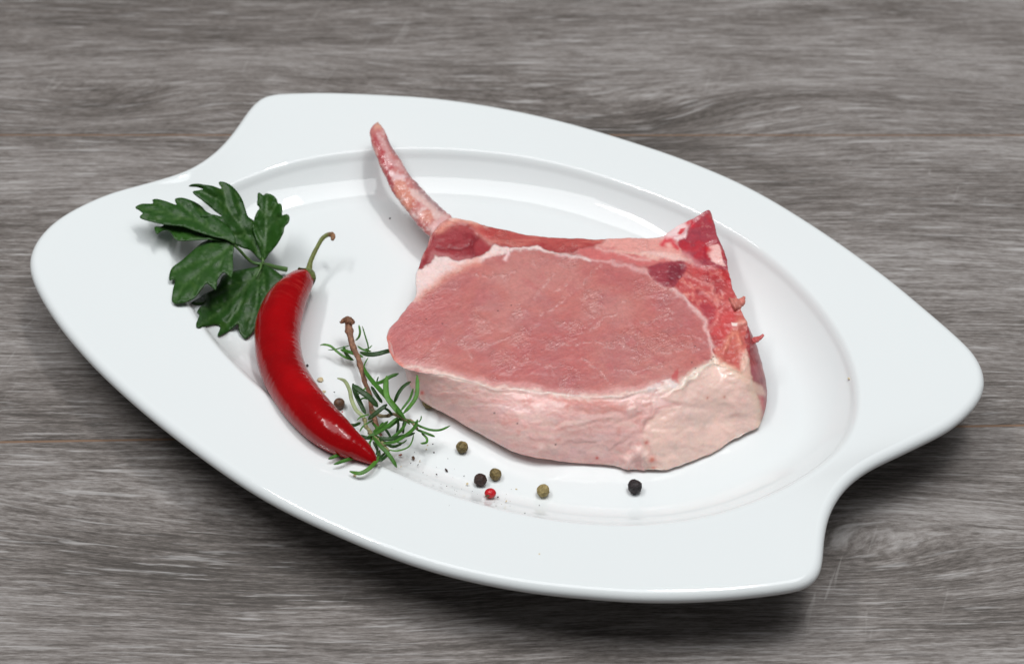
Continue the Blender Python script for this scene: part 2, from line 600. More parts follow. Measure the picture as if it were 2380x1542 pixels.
V = []
rho = np.linspace(0, 1, NR) ** 0.85
zsm = smooth_closed(T3[:, 2:3], 45)[:, 0]
Cc = cen2.copy(); Cc[2] = 0.0345 + DZ
for r in rho:
    P = Cc + (T3 - Cc) * r
    P[:, 2] = Cc[2] + (zsm - Cc[2]) * r ** 1.6 + (T3[:, 2] - zsm) * r ** 10
    V.append(P)
us = np.linspace(0, 1, NSD)[1:]
for u in us:
    sh_ = math.sin(u * math.pi / 2); sv = 1 - math.cos(u * math.pi / 2)
    h = (1 - bul) * u + bul * sh_; v = (1 - bul) * u + bul * sv
    P = T3.copy()
    P[:, :2] += (B3[:, :2] - T3[:, :2]) * h[:, None]
    P[:, 2] += (B3[:, 2] - T3[:, 2]) * v
    V.append(P)
for q in (0.2, 0.4, 0.6, 0.8, 1.0):
    P = B3.copy(); P[:, :2] -= nT * (0.009 * (1 - math.cos(q * math.pi / 2)))
    P[:, 2] = B3[:, 2] + (ZF + 0.0002 - B3[:, 2]) * math.sin(q * math.pi / 2)
    V.append(P)
NRING = len(V)
V = np.vstack(V)
FQ = grid_faces(NT_, NRING, True)[:, ::-1]


def grid_normals(V):
    G = V.reshape(NRING, NT_, 3)
    du = np.roll(G, -1, 1) - np.roll(G, 1, 1)
    dv = np.gradient(G, axis=0)
    n = np.cross(du, dv)
    ln = np.linalg.norm(n, axis=2, keepdims=True)
    n = n / np.maximum(ln, 1e-12)
    if n[60, :, 2].mean() < 0: n = -n
    n[0] = (0, 0, 1)
    n[0] = (0, 0, 1)
    return n.reshape(-1, 3)


NV = grid_normals(V)
Q = PJ(V)
ringi = np.repeat(np.arange(NRING), NT_)
top = ringi < NR
depth_side = np.clip((ringi - NR) / NSD, 0, 1)
# warped lookup coordinates so that region borders wander naturally
Wq = Q + np.stack([fbm(Q[:, 0] / 26, Q[:, 1] / 20, 4, 3), fbm(Q[:, 0] / 26, Q[:, 1] / 20, 4, 9)], 1) * 5.0
Wb = Q + np.stack([fbm(Q[:, 0] / 40, Q[:, 1] / 30, 4, 33), fbm(Q[:, 0] / 40, Q[:, 1] / 30, 4, 39)], 1) * 11.0

col = np.zeros((len(V), 3))
wet = np.full(len(V), 0.5)
H = np.zeros(len(V))


def paint(mask, rgb, amt=1.0):
    m = np.clip(mask * amt, 0, 1)[:, None]
    col[:] = col * (1 - m) + srgb(*rgb) * m


def region(poly, rgb, feather=4, amt=1.0, where=None, P=None):
    m = sstep(sdp(Wq if P is None else P, np.array(poly)), feather, -feather)
    if where is not None: m = m * where
    paint(m, rgb, amt)
    return m


def line(pts, wd, rgb, amt=1.0, hgt=0.0, where=None, P=None, brk=0.0, soft=1.0):
    d = seg_dist(Wq if P is None else P, np.array(pts))
    m = np.exp(-(d / wd) ** 2 * soft)
    if brk: m = m * np.clip(0.55 + brk * fbm(Q[:, 0] / 9, Q[:, 1] / 9, 3, 21), 0, 1.2)
    if where is not None: m = m * where
    paint(m, rgb, amt)
    H[:] += m * hgt
    return m


n_big = fbm(Q[:, 0] / 130, Q[:, 1] / 90, 4, 1)
n_mid = fbm(Q[:, 0] / 34, Q[:, 1] / 22, 4, 2)
n_fin = fbm(Q[:, 0] / 9, Q[:, 1] / 6, 3, 4)
# grain of the loin: fibres run up to the right
ca, sa = math.cos(math.radians(-32)), math.sin(math.radians(-32))
gx = Q[:, 0] * ca + Q[:, 1] * sa; gy = -Q[:, 0] * sa + Q[:, 1] * ca
n_fib = fbm(gx / 60 + n_mid * .4, gy / 9 + n_mid * .6, 4, 5)
topf = sstep(ringi.astype(float), NR + 5, NR - 4)
sidef = 1 - topf

# ---- loin eye
paint(topf, (190, 117, 111))
paint(topf * sstep(n_big, -0.1, 0.6), (194, 134, 128), 0.7)
paint(topf * sstep(-n_big, 0.1, 0.7), (184, 104, 104), 0.6)
paint(topf * sstep(fbm(Q[:, 0] / 75, Q[:, 1] / 50, 3, 171), 0.0, 0.8), (178, 114, 114), 0.5)
paint(topf * sstep(n_mid, 0.1, 0.9), (182, 100, 104), 0.35)
paint(topf * sstep(n_fib, 0.15, 0.9), (208, 136, 132), 0.22)
paint(topf * sstep(-n_fib, 0.25, 0.9), (182, 98, 102), 0.22)
paint(topf * sstep(Q[:, 0], 1090, 910), (198, 108, 108), 0.35)
# ---- fat side
side_all = sidef
paint(side_all, (238, 194, 188))
paint(side_all * sstep(n_mid, 0.0, 0.9), (242, 208, 202), 0.75)
st = fbm(Q[:, 0] / 95 + n_mid * .3, (Q[:, 1] - 0.12 * Q[:, 0]) / 12 + n_mid * .7, 4, 14)
paint(side_all * sstep(st, 0.1, 0.9), (226, 166, 160), 0.40)
paint(side_all * sstep(-st, 0.3, 0.9), (236, 204, 194), 0.6)
paint(side_all * sstep(fbm(Q[:, 0] / 24, Q[:, 1] / 15, 4, 77), 0.35, 0.95), (222, 144, 132), 0.35)
paint(side_all * sstep(fbm(Q[:, 0] / 30, Q[:, 1] / 22, 3, 71), 0.3, 0.9), (214, 178, 182), 0.25)

EYE_BACK = c1([(480,525),(600,560),(700,578),(850,560),(960,515),(1060,430),(1180,450),(1300,465),(1480,452),(1640,488),(1900,545),(2000,560),(2000,590),(1640,508),(1480,492),(1300,492),(1100,520),(900,590),(750,655),(600,745),(450,835),(335,960),(250,990),(240,780),(300,670),(420,600)])
m_fatl = region(EYE_BACK, (238, 212, 208), 4)
paint(m_fatl * sstep(n_mid, .1, .9), (238, 190, 182), 0.6)
line(c1([(330,950),(450,830),(600,742),(750,655),(900,595)]), 9, (222, 150, 134), 0.7)
m_strip = region(c1([(640,200),(830,235),(960,225),(1200,250),(1480,330),(1700,340),(2160,345),(2110,410),(1990,455),(1928,480),(1700,492),(1480,450),(1200,462),(1060,425),(960,360),(850,260),(700,230)]), (182, 86, 82), 4)
paint(m_strip * sstep(n_mid, 0, .8), (164, 62, 64), 0.7)
paint(m_strip * sstep(fbm(Q[:, 0] / 50, Q[:, 1] / 9, 3, 51), .1, .9), (206, 124, 112), 0.55)
line(c1([(1500,440),(1700,478),(1928,455)]), 6, (150, 50, 56), 0.45, -0.0002)
m_rib = region(c1([(620,240),(780,225),(880,300),(965,365),(1062,430),(1010,490),(900,530),(850,555),(720,582),(600,547),(480,520),(430,610),(330,668),(250,660),(380,540),(430,430),(455,320),(530,250)]), (158, 60, 66), 4)
paint(m_rib * sstep(n_mid, 0, .9), (140, 44, 52), 0.7)
paint(m_rib * sstep(st, .2, .9), (182, 92, 90), 0.5)
line(c1([(430,560),(480,500),(700,560),(860,545)]), 5, (206, 150, 150), .35)
line(c1([(520,450),(700,470),(840,440),(900,330)]), 5, (120, 34, 42), .5, -0.0005)
line(c1([(860,540),(840,450),(900,350)]), 6, (128, 36, 46), .5, -0.0005)
line(c1([(500,300),(640,215),(760,170),(900,230)]), 8, (226, 150, 130), .75)
line(c1([(650,165),(760,150),(880,195),(1000,232)]), 8, (232, 196, 184), .9)
line(c1([(900,300),(940,340),(1040,410)]), 7, (214, 150, 140), .6)
line(c1([(910,290),(1000,340),(1060,300)]), 10, (190, 60, 58), .5)
line(c1([(1175,460),(1195,520),(1180,570)]), 4.5, (240, 206, 206), .9, 0.0004)

# ---- pale tissue leading to the chine bone
m = region(c2([(240,350),(400,350),(680,350),(770,340),(930,330),(930,480),(960,560),(860,590),(640,535),(450,490),(250,470),(130,445)]), (224, 158, 150), 7)
paint(m * sstep(fbm(Q[:, 0] / 60, Q[:, 1] / 8, 3, 61), 0, .8), (232, 186, 176), 0.6)
m = region(c2([(-60,480),(250,470),(640,535),(860,590),(830,620),(600,640),(350,590),(150,560),(-60,545)]), (204, 112, 110), 6, 0.9)
line(c2([(-260,520),(0,560),(170,572),(400,625),(600,690),(700,780),(800,850)]), 4, (228, 184, 182), .55, 0.0002)
line(c2([(120,470),(300,500),(450,550),(640,580)]), 4, (228, 182, 176), .6)
line(c2([(560,510),(760,540),(960,590),(1100,640)]), 7, (232, 196, 190), .7, 0.0003)
line(c2([(320,490),(500,500),(700,570)]), 4, (232, 190, 176), .6)

# ---- red tissue beside the chine
RT = c2([(610,660),(800,620),(980,600),(1300,640),(1500,700),(1700,1100),(1700,1500),(1300,1600),(1240,1400),(1190,1200),(1090,1080),(950,940),(800,840),(680,770)])
m_red = region(RT, (190, 82, 82), 5, 1.0, topf)
paint(m_red * sstep(n_mid, 0, .7), (166, 56, 62), .6)
paint(m_red * sstep(fbm(Q[:, 0] / 14, Q[:, 1] / 18, 4, 81), .15, .8), (222, 140, 128), .65)
paint(m_red * sstep(-fbm(Q[:, 0] / 20, Q[:, 1] / 26, 4, 83), .3, .9), (150, 38, 48), .6)
region(c2([(1100,980),(1200,1000),(1280,1080),(1270,1180),(1220,1260),(1190,1180),(1140,1100)]), (172, 62, 72), 5, .9)
region(c2([(1250,1080),(1450,1040),(1500,1250),(1350,1320),(1230,1300)]), (206, 84, 84), 8, .8)
region(c2([(600,660),(700,615),(850,595),(970,600),(1000,660),(930,760),(860,850),(780,832),(680,772)]), (156, 64, 74), 3.5)
region(c2([(800,640),(960,620),(960,700),(880,780),(800,800)]), (122, 40, 54), 8, .8)  # darker shading of the muscle, painted into its colour
line(c2([(1250,1500),(1240,1400),(1190,1290),(1180,1170),(1060,1050),(950,940),(860,870)]), 4.8, (230, 188, 184), .8, 0.0003)
line(c2([(1000,700),(1120,770),(1230,850),(1290,960),(1330,1000)]), 4, (218, 146, 140), .45, 0.0003)
line(c2([(1100,850),(1200,900),(1280,1000),(1420,1000),(1290,1090),(1250,1200),(1210,1260)]), 5, (218, 136, 130), .5, 0.0003)
region(c2([(1080,660),(1250,640),(1400,700),(1420,800),(1300,800),(1150,740)]), (190, 52, 58), 8, .4)
line(c2([(1320,700),(1380,760),(1410,800)]), 7, (196, 30, 40), .5)
m_or = region(c4([(1255,290),(1370,200),(1430,60),(1480,-80),(1500,-160),(1600,-120),(1600,60),(1575,220),(1530,400),(1480,520),(1300,410)]), (202, 112, 102), 7, .9)
paint(m_or * sstep(n_mid, 0, .8), (224, 156, 140), .8)
paint(m_or * sstep(-n_mid, .2, .8), (182, 70, 68), .5)
line(c4([(1370,250),(1440,120),(1480,100),(1500,220)]), 6, (228, 150, 128), .6, 0.0006)
region(c4([(1410,20),(1470,25),(1475,50),(1420,50)]), (244, 226, 218), 1.5, 1.0)
# ---- chine bone triangle
TRI = c2([(1120,120),(1180,60),(1260,100),(1340,390),(1420,590),(1450,700),(1250,640),(1100,640),(960,520),(905,450),(960,330),(1000,250),(1040,185)])
m_tri = region(TRI, (164, 62, 74), 3)
paint(m_tri * sstep(n_mid, -.1, .7), (186, 44, 56), .75)
paint(m_tri * sstep(fbm(Q[:, 0] / 10, Q[:, 1] / 10, 3, 91), .1, .9), (142, 52, 68), .6)
m_car = region(c2([(740,365),(830,280),(920,215),(1060,120),(1130,130),(1045,200),(1000,270),(990,360),(920,410),(850,380)]), (236, 204, 204), 3)
line(c2([(900,440),(860,370),(960,330),(1000,250),(1130,140)]), 3, (200, 140, 146), .6)
region(c2([(890,320),(920,285),(970,275),(960,310),(920,335)]), (206, 34, 50), 2.5, .95)
region(c2([(1150,150),(1230,120),(1250,220),(1220,230)]), (176, 34, 46), 4, .6)
line(c2([(990,225),(1030,200),(1040,240)]), 7, (200, 30, 48), .85)
line(c2([(760,440),(800,385),(850,400),(890,470)]), 6, (206, 34, 58), .85)
region(c2([(1175,480),(1220,415),(1285,420),(1325,530),(1355,625),(1280,625),(1205,560)]), (238, 188, 182), 2.5)
line(c2([(1270,410),(1190,430),(1165,490),(1190,550)]), 5, (170, 40, 54), .7, -0.0006)
line(c2([(1180,470),(1200,490)]), 7, (200, 30, 40), .8)
line(c2([(1230,110),(1320,390),(1400,600),(1450,760),(1490,900)]), 5, (150, 84, 80), .6)
line(c2([(960,520),(1060,600),(1160,660),(1260,660)]), 5, (222, 150, 152), .55)
# ---- right hand muscle on the side
sd = sstep(Q[:, 0], 1700, 1716)
m_sm = region(c4([(1585,0),(1680,40),(1780,200),(1860,450),(1880,650),(1860,850),(1740,1010),(1694,960),(1680,860),(1640,690),(1600,600),(1590,440),(1560,250)]), (158, 62, 66), 3)
mst = fbm((Q[:, 0] - .35 * Q[:, 1]) / 5, Q[:, 1] / 50, 3, 93)
paint(m_sm * sstep(mst, 0, .8), (186, 102, 98), .6)
paint(m_sm * sstep(n_mid, .1, .8), (132, 36, 46), .6)
region(c4([(1650,720),(1720,720),(1730,840),(1690,860)]), (196, 34, 52), 4, .8)
region(c4([(1600,440),(1690,430),(1700,560),(1640,600),(1600,520)]), (176, 100, 110), 6, .6)
region(c4([(1480,520),(1510,380),(1560,280),(1600,430),(1610,600),(1700,640),(1750,720),(1700,730),(1640,690),(1560,590)]), (230, 188, 170), 5, .85)
# ---- smooth slab of fat
SLAB = c4([(1262,385),(1490,535),(1600,610),(1645,690),(1685,860),(1705,1050),(1500,1180),(1000,1500),(700,1540),(600,1480),(560,1300),(560,1080),(620,960),(720,870),(880,800),(760,760),(900,640),(1010,560)])
m_sl = region(SLAB, (246, 212, 200), 4, .92)
paint(m_sl * sstep(n_big, .1, .8), (238, 206, 196), .35)
paint(m_sl * sstep(n_mid, .2, .9), (232, 202, 190), .7)
line(c4([(1262,385),(1490,535),(1610,640),(1660,780),(1685,900),(1690,1020)]), 8, (236, 202, 180), .7, 0.0004)
line(c4([(1262,385),(1130,480),(1010,565),(900,650),(740,700)]), 7, (240, 222, 208), .8, 0.0005)
# ---- fat ridge along the front of the cut face
RIDGE = np.vstack([c3([(95,400),(180,440),(300,440),(420,480),(620,530),(800,575),(950,620),(1060,660),(1200,650),(1350,650),(1500,685),(1900,735)]), c4([(100,745),(300,720),(480,690),(590,660),(740,650),(880,620)])])
line(RIDGE, 12, (240, 212, 204), .75, 0.0004, brk=.15)
line(RIDGE + np.array([0, 3]), 4.5, (246, 222, 210), .55)
line(RIDGE + np.array([0, -10]), 4, (222, 160, 158), .45)
line(c3([(20,180),(40,290),(90,380),(170,440)]), 7, (222, 112, 92), .75)
line(c4([(-300,760),(0,800),(150,800),(300,835)]), 9, (226, 138, 126), .5)
line(c4([(-100,850),(150,880),(400,850)]), 6, (214, 150, 140), .6)
region(c4([(760,590),(840,580),(890,620),(860,660),(780,640)]), (238, 228, 226), 4, .8)
region(c4([(600,640),(740,620),(740,660),(620,690)]), (222, 206, 208), 4, .7)
region(c4([(860,510),(910,480),(915,600),(870,580)]), (190, 74, 78), 3, .7)
for ln in ([(900,800),(720,870),(630,950),(560,1080)], [(640,770),(655,850),(600,960),(600,1040)], [(580,890),(500,930),(330,980)],
           [(255,1250),(400,1140),(540,1060)], [(600,1160),(630,1280),(560,1330)], [(440,1200),(380,1290),(400,1420)], [(480,830),(560,850),(640,820)], [(-200,1040),(0,1010),(330,940)], [(-500,1150),(-200,1190),(100,1180)]):
    d = line(c4(ln), 5, (222, 172, 164), .45, -0.00014)
    H[:] += 0.00014 * np.exp(-((seg_dist(Wq, c4(ln) + np.array([-4.0, -5.0]))) / 6) ** 2)
for cx, cy, r, hh in ((430,1330,15,.0020), (520,1280,12,.0014), (405,1400,10,.0014), (600,1330,14,.0012), (1000,900,40,.0008), (-300,1230,16,.0008), (-430,1260,12,.0008), (480,850,12,.0010), (800,610,14,.0010), (660,640,12,.0008)):
    p = c4([(cx, cy)])[0]
    d = np.hypot(Wq[:, 0] - p[0], Wq[:, 1] - p[1])
    H[:] += hh * np.exp(-(d / r) ** 2)
    paint(np.exp(-(d / r) ** 2), (236, 206, 198), .45)
for cx, cy, r, cc in ((125,1330,4,(206,60,50)), (655,1345,8,(220,110,84)), (670,1440,5,(224,110,90)), (1185,750,3,(200,110,96)), (1350,740,3.5,(204,130,116)), (600,1180,5,(210,110,100)), (160,1360,0.1,(0,0,0))):
    p = c4([(cx, cy)])[0]
    paint(np.exp(-(np.hypot(Q[:, 0] - p[0], Q[:, 1] - p[1]) / r) ** 2), cc, .85)
p = c3([(365,700)])[0]; paint(np.exp(-(np.hypot(Q[:, 0] - p[0], Q[:, 1] - p[1]) / 5) ** 2), (214, 60, 46), .9)
# ---- connective lines in the loin
VE = [c1([(1430,600),(1480,660),(1580,580)]), c1([(1450,930),(1560,800),(1650,700)]), c1([(1500,1110),(1640,1040),(1760,930),(1880,840)]), c1([(1650,890),(1760,800),(1800,740)]),
      c2([(-20,940),(150,890),(320,830)]), c2([(-10,790),(90,710),(160,620)]), c2([(290,1040),(410,970)]), c2([(60,1240),(220,1130),(330,1080)]), c2([(-200,1380),(60,1375),(270,1370),(400,1400)]),
      c2([(560,1180),(700,1140),(860,1080)]), c3([(1480,400),(1530,440),(1610,430),(1640,500)]), c3([(1180,500),(1400,360)]), c3([(740,200),(800,290),(840,390)]), c3([(560,180),(460,280)]),
      c4([(-20,370),(190,530),(260,625)]), c4([(660,300),(900,275),(1100,270)]), c4([(250,200),(430,250),(500,280)]), c4([(820,190),(950,140),(1080,150),(1220,220)]), c4([(300,470),(500,500),(640,460)]),
      c1([(700,700),(1100,740),(1300,680)]), c1([(950,1400),(1300,1300),(1500,1180)])]
vein = np.zeros(len(V))
for k, ln in enumerate(VE):
    am = .32 if k < 16 else .15
    vein += line(ln, 3.6, (230, 172, 166), am, 0.00004 * topf, where=topf, brk=.9)
# wetness / sparkle mask: glinting clusters of cut fibres
spark = topf * np.clip(sstep(fbm(Q[:, 0] / 55, Q[:, 1] / 38, 3, 101), .05, .8) * .8 + vein * .7 + sstep(Q[:, 0], 1150, 930) * .5, 0, 1)
glint_dot = sstep(fbm(Q[:, 0] / 7, Q[:, 1] / 6, 2, 111), .55, .9)
paint(topf * spark * glint_dot, (220, 158, 150), .3)  # pale glints of the wet fibres, painted into the meat colour
# fine colour breakup everywhere, a real mottling of the tissue
col *= (1 + (0.045 * n_fin + 0.05 * fbm(Q[:, 0] / 4, Q[:, 1] / 3, 2, 6)) * (0.35 + .65 * topf))[:, None]
col = np.clip(col, 0.002, 0.95)
for cx, cy in [(1227,1015),(1098,1067),(407,1138),(563,1190)]:
    p = c1([(cx, cy)])[0]; paint(np.exp(-(np.hypot(Q[:, 0] - p[0], Q[:, 1] - p[1]) / 1.6) ** 2), (40, 22, 20), .95)
for cx, cy in [(1070,252),(1040,403),(1245,358),(1226,385),(1075,470)]:
    p = c4([(cx, cy)])[0]; paint(np.exp(-(np.hypot(Q[:, 0] - p[0], Q[:, 1] - p[1]) / 1.7) ** 2), (50, 30, 26), .9)
for cx, cy in [(1288,994),(1067,893),(1653,1193)]:
    p = c3([(cx, cy)])[0]; paint(np.exp(-(np.hypot(Q[:, 0] - p[0], Q[:, 1] - p[1]) / 1.9) ** 2), (36, 20, 20), .95)

# ---- relief
H += topf * (0.00035 * n_big + 0.00020 * n_mid + 0.00006 * n_fib + 0.00003 * n_fin)
H += topf * (-0.0004 * m_rib - 0.0003 * m_strip + m_red * (0.0004 * n_mid + 0.0002 * fbm(Q[:, 0] / 14, Q[:, 1] / 16, 3, 121)) + 0.0005 * m_car + .0004 * m_or * n_mid)
slabf = m_sl
H += sidef * (1 - slabf) * (0.00006 * st + 0.00015 * n_mid + 0.0005 * n_big + 0.00008 * fbm(Q[:, 0] / 18, Q[:, 1] / 12, 3, 131)) * sstep(depth_side, 0, .08)
H += slabf * (0.0014 * n_big + 0.0003 * n_mid)
Vd = V + NV * H[:, None]
Vd[:, 2] = np.maximum(Vd[:, 2], ZF + 0.0002)
ND = grid_normals(Vd)
# roughness control in the alpha-like channel 4 (wet sparkle)
C4 = np.column_stack([col, np.clip(spark, 0, 1)])


def meat_material(name, sss, fibre, rough):
    t = NT(name)
    at = t.n('ShaderNodeAttribute', attribute_name='Col')
    geo = t.n('ShaderNodeNewGeometry').outputs['Position']
    nz = t.noise(geo, 950.0, 3.0, 0.6)
    c = t.mix(1.0, at.outputs['Color'], t.ramp(nz, [(0.3, (0.96, 0.96, 0.96)), (0.7, (1.04, 1.04, 1.04))]), 'MULTIPLY')
    x, y, z = t.xyz(geo)
    a = math.radians(38)
    u = t.m_('ADD', t.m_('MULTIPLY', x, math.cos(a)), t.m_('MULTIPLY', y, math.sin(a)))
    v = t.m_('ADD', t.m_('MULTIPLY', x, -math.sin(a)), t.m_('MULTIPLY', y, math.cos(a)))
    f1 = t.noise(t.vec(t.m_('MULTIPLY', u, 420.0), t.m_('MULTIPLY', v, 1100.0), t.m_('MULTIPLY', z, 900.0)), 1.0, 3.0, 0.6)
    f2 = t.noise(geo, 1700.0, 2.0, 0.6)
    f3 = t.noise(geo, 260.0, 3.0, 0.55)
    amt = t.m_('ADD', 0.22, t.m_('MULTIPLY', at.outputs['Alpha'], 1.5))
    hh = t.m_('MULTIPLY', t.m_('ADD', f1, t.m_('MULTIPLY', f2, 0.7)), amt)
    n1 = t.bump(hh, fibre, 0.00045, t.bump(f3, 0.25 if fibre > .5 else .06, 0.0009))
    r = t.m_('SUBTRACT', rough, t.m_('MULTIPLY', at.outputs['Alpha'], 0.18))
    t.set(Base_Color=c, Roughness=r, Normal=n1, IOR=1.42)
    t.put(t.b.inputs['Coat Weight'], t.m_('ADD', 0.12 if fibre > .5 else 0.3, t.m_('MULTIPLY', at.outputs['Alpha'], 0.75)))
    t.b.inputs['Coat Roughness'].default_value = 0.14
    t.put(t.b.inputs['Coat Normal'], t.bump(t.m_('ADD', f1, t.m_('MULTIPLY', f3, 0.6)), 1.0 if fibre > .5 else .12, 0.0008))
    t.b.inputs['Subsurface Weight'].default_value = sss
    t.b.inputs['Subsurface Radius'].default_value = (1.0, 0.35, 0.25)
    t.b.inputs['Subsurface Scale'].default_value = 0.0022
    t.b.inputs['Specular IOR Level'].default_value = 0.45
    return t.m


M_lean = meat_material('raw_lean_pork', 0.30, 0.70, 0.36)
M_fat = meat_material('pork_fat', 0.5, 0.05, 0.36)
M_bone = meat_material('blooded_bone', 0.15, 0.4, 0.40)

chop_loc = np.array([cen2[0], cen2[1], ZF])
chop = empty('pork_chop', chop_loc, 'thick raw pork chop with curved rib bone and pale fat edge on white plate', 'pork chop')
# region of each face
_fn = np.cross(Vd[FQ[:, 1]] - Vd[FQ[:, 0]], Vd[FQ[:, 3]] - Vd[FQ[:, 0]])
_i = NT_ * 60
if (_fn[_i:_i + NT_ * 20, 2].mean()) < 0: FQ = FQ[:, ::-1]
_fn = np.cross(Vd[FQ[:, 1]] - Vd[FQ[:, 0]], Vd[FQ[:, 3]] - Vd[FQ[:, 0]])
_t = Vd[FQ].mean(1)
Fc = FQ
fm = lambda m: m[Fc].mean(1)
fr_ = ringi[Fc].max(1)
part_id = np.zeros(len(Fc), int)                                   # 0 loin
part_id[(fr_ >= NR)] = 1                                            # fat cap (side)
part_id[(fm(m_fatl) > .5) & (fr_ < NR + 30)] = 2                     # inner fat seam
part_id[(fm(m_rib) > .5)] = 3                                       # rib muscle
part_id[(fm(m_strip) > .5) & (part_id != 3)] = 4
inred = fm(sstep(sdp(Wq, RT), 1, -1) * topf)
part_id[(inred > .5)] = 5
part_id[(fm(np.maximum(m_tri, m_car)) > .5)] = 6
part_id[(fm(m_sm) > .5) & (fr_ >= NR - 6)] = 7
names = {0: ('loin_muscle', M_lean, None), 1: ('fat_cap', M_fat, None), 2: ('fat_seam', M_fat, 'white wedge of fat between the loin and the dark rib muscle'),
         3: ('rib_muscle', M_lean, 'dark red muscle at the root of the rib bone'), 4: ('belly_strip', M_lean, None), 5: ('chine_flesh', M_lean, 'bright red ragged flesh beside the backbone'),
         6: ('backbone', M_bone, 'pointed triangular cut end of backbone'), 7: ('side_muscle', M_lean, 'dark red muscle showing behind the flap of fat')}
for pid, (nm, mt, lb) in names.items():
    sel = Fc[part_id == pid]
    if len(sel) == 0: continue
    uq, inv = np.unique(sel.ravel(), return_inverse=True)
    o = mesh_obj(nm, Vd[uq] , inv.reshape(-1, 4), mt, chop, cols=C4[uq])
    o.data.normals_split_custom_set_from_vertices([tuple(v) for v in ND[uq].tolist()])
    if lb: o['label'] = lb
chop_objs = None


# ------------------------------------------------------------------ tubes
def tube(path, rad, nseg=24, flat=1.0, side=None, cap=True):
    """path Nx3, rad N (half width); flat: height/width ratio. returns verts, quads, s, phi"""
    P = np.asarray(path, float); n = len(P)
    tan = np.gradient(P, axis=0); tan /= np.maximum(np.linalg.norm(tan, axis=1), 1e-12)[:, None]
    up = np.tile(np.array([0, 0, 1.0]) if side is None else np.asarray(side, float), (n, 1))
    sd_ = np.cross(tan, up); sd_ /= np.maximum(np.linalg.norm(sd_, axis=1), 1e-9)[:, None]
    upv = np.cross(sd_, tan)
    ph = np.linspace(0, 2 * np.pi, nseg, endpoint=False)
    r = np.asarray(rad, float)[:, None, None]; fl_ = np.asarray(flat, float)
    if fl_.ndim: fl_ = fl_[:, None, None]
    Vt = P[:, None] + r * (np.cos(ph)[None, :, None] * sd_[:, None] + fl_ * np.sin(ph)[None, :, None] * upv[:, None])
    f = grid_faces(nseg, n, True).tolist()
    Vt = Vt.reshape(-1, 3)
    if cap:
        f.append(list(range(nseg))[::-1]); f.append([(n - 1) * nseg + i for i in range(nseg)])
    return Vt, f, np.repeat(np.arange(n) / (n - 1), nseg), np.tile(ph, n), (P, sd_, upv, ph)


# rib bone
RB = [(292,116,4,37),(288,136,24,37),(284,170,56,37),(286,220,82,36.5),(305,300,97,36),(350,420,108,34.5),(410,540,118,33),(475,660,132,31),(550,790,146,29.5),(640,910,158,28),(735,1025,168,27),(835,1140,178,26.5),(940,1250,188,26),(1050,1350,190,25.5)]
rb = np.array(RB, float)
rb = spline(rb, 260)
pp = c5(rb[:, :2])
mmpx = lambda P: np.linalg.norm(P - CAM, axis=-1) / (F * PW)      # metres per pixel at a point
path = U(pp[:, 0], pp[:, 1], rb[:, 3] / 1000 + DZ)
rad = rb[:, 2] * c5.k * mmpx(path)
VT, f, ss, ph, _ = tube(path, rad, 90, np.linspace(.5, .5, len(path)))
QT = PJ(VT)
bn = lambda s1, s2, sd: fbm(QT[:, 0] / s1, QT[:, 1] / s2, 4, sd)
cb = np.tile(srgb(196, 122, 118), (len(VT), 1))


def pb(m, rgb, a=1.0):
    global cb
    m = np.clip(m * a, 0, 1)[:, None]; cb = cb * (1 - m) + srgb(*rgb) * m


WQT = QT + np.stack([bn(16, 16, 201), bn(16, 16, 203)], 1) * 5
reg5 = lambda poly, rgb, fe=4, a=1.0: pb(sstep(sdp(WQT, c5(poly)), fe, -fe), rgb, a)
lin5 = lambda pts, wd, rgb, a=1.0: pb(np.exp(-(seg_dist(WQT, c5(pts)) / wd) ** 2), rgb, a)
pb(sstep(bn(14, 30, 211), 0.1, .8), (182, 86, 90), .5)
pb(sstep(bn(10, 18, 212), .1, .8), (222, 172, 166), .6)
lin5([(250,280),(330,440),(380,600),(400,760),(470,960),(600,1150),(760,1310)], 8, (168, 48, 60), .75)
lin5([(350,480),(400,560),(460,600)], 10, (176, 50, 58), .7)
lin5([(300,240),(380,400),(440,560),(560,640)], 7, (216, 178, 178), .6)
reg5([(400,650),(480,680),(640,730),(600,790),(470,790)], (230, 200, 202), 5, .8)
reg5([(470,790),(600,780),(640,860),(700,900),(720,1050),(640,1130),(520,1000),(460,900)], (214, 142, 122), 5, .8)
reg5([(680,1000),(720,1020),(700,1070),(660,1050)], (186, 92, 82), 3, .7)
reg5([(800,1100),(900,1120),(930,1180),(860,1260),(780,1200)], (216, 150, 132), 4, .7)
reg5([(640,860),(800,880),(980,1080),(1080,1180),(960,1230),(850,1080),(700,980)], (226, 194, 188), 5, .85)
reg5([(820,1300),(960,1230),(1060,1180),(1100,1230),(900,1400)], (226, 184, 182), 5, .8)
lin5([(420,300),(520,470),(640,640),(780,850),(920,1010),(1040,1110)], 9, (150, 122, 126), .7)
lin5([(570,540),(660,660),(740,780)], 3, (208, 190, 190), .8)
lin5([(700,1150),(740,1210),(800,1080)], 5, (236, 206, 202), .7)
reg5([(240,80),(350,80),(330,200),(280,170),(240,200)], (222, 172, 150), 5, .75)
pb(sstep(bn(6, 6, 215), .25, .9), (234, 206, 202), .5)
VT = VT + (VT - np.repeat(path, 90, 0)) * (0.05 * bn(12, 12, 220) + 0.05 * bn(30, 30, 221))[:, None]
rbone = mesh_obj('rib_bone', VT, f, M_bone, chop, cols=np.column_stack([np.clip(cb, 0, 1), np.full(len(cb), .5)]))
rbone['label'] = 'long curved rib bone, scraped, mottled pink and orange'
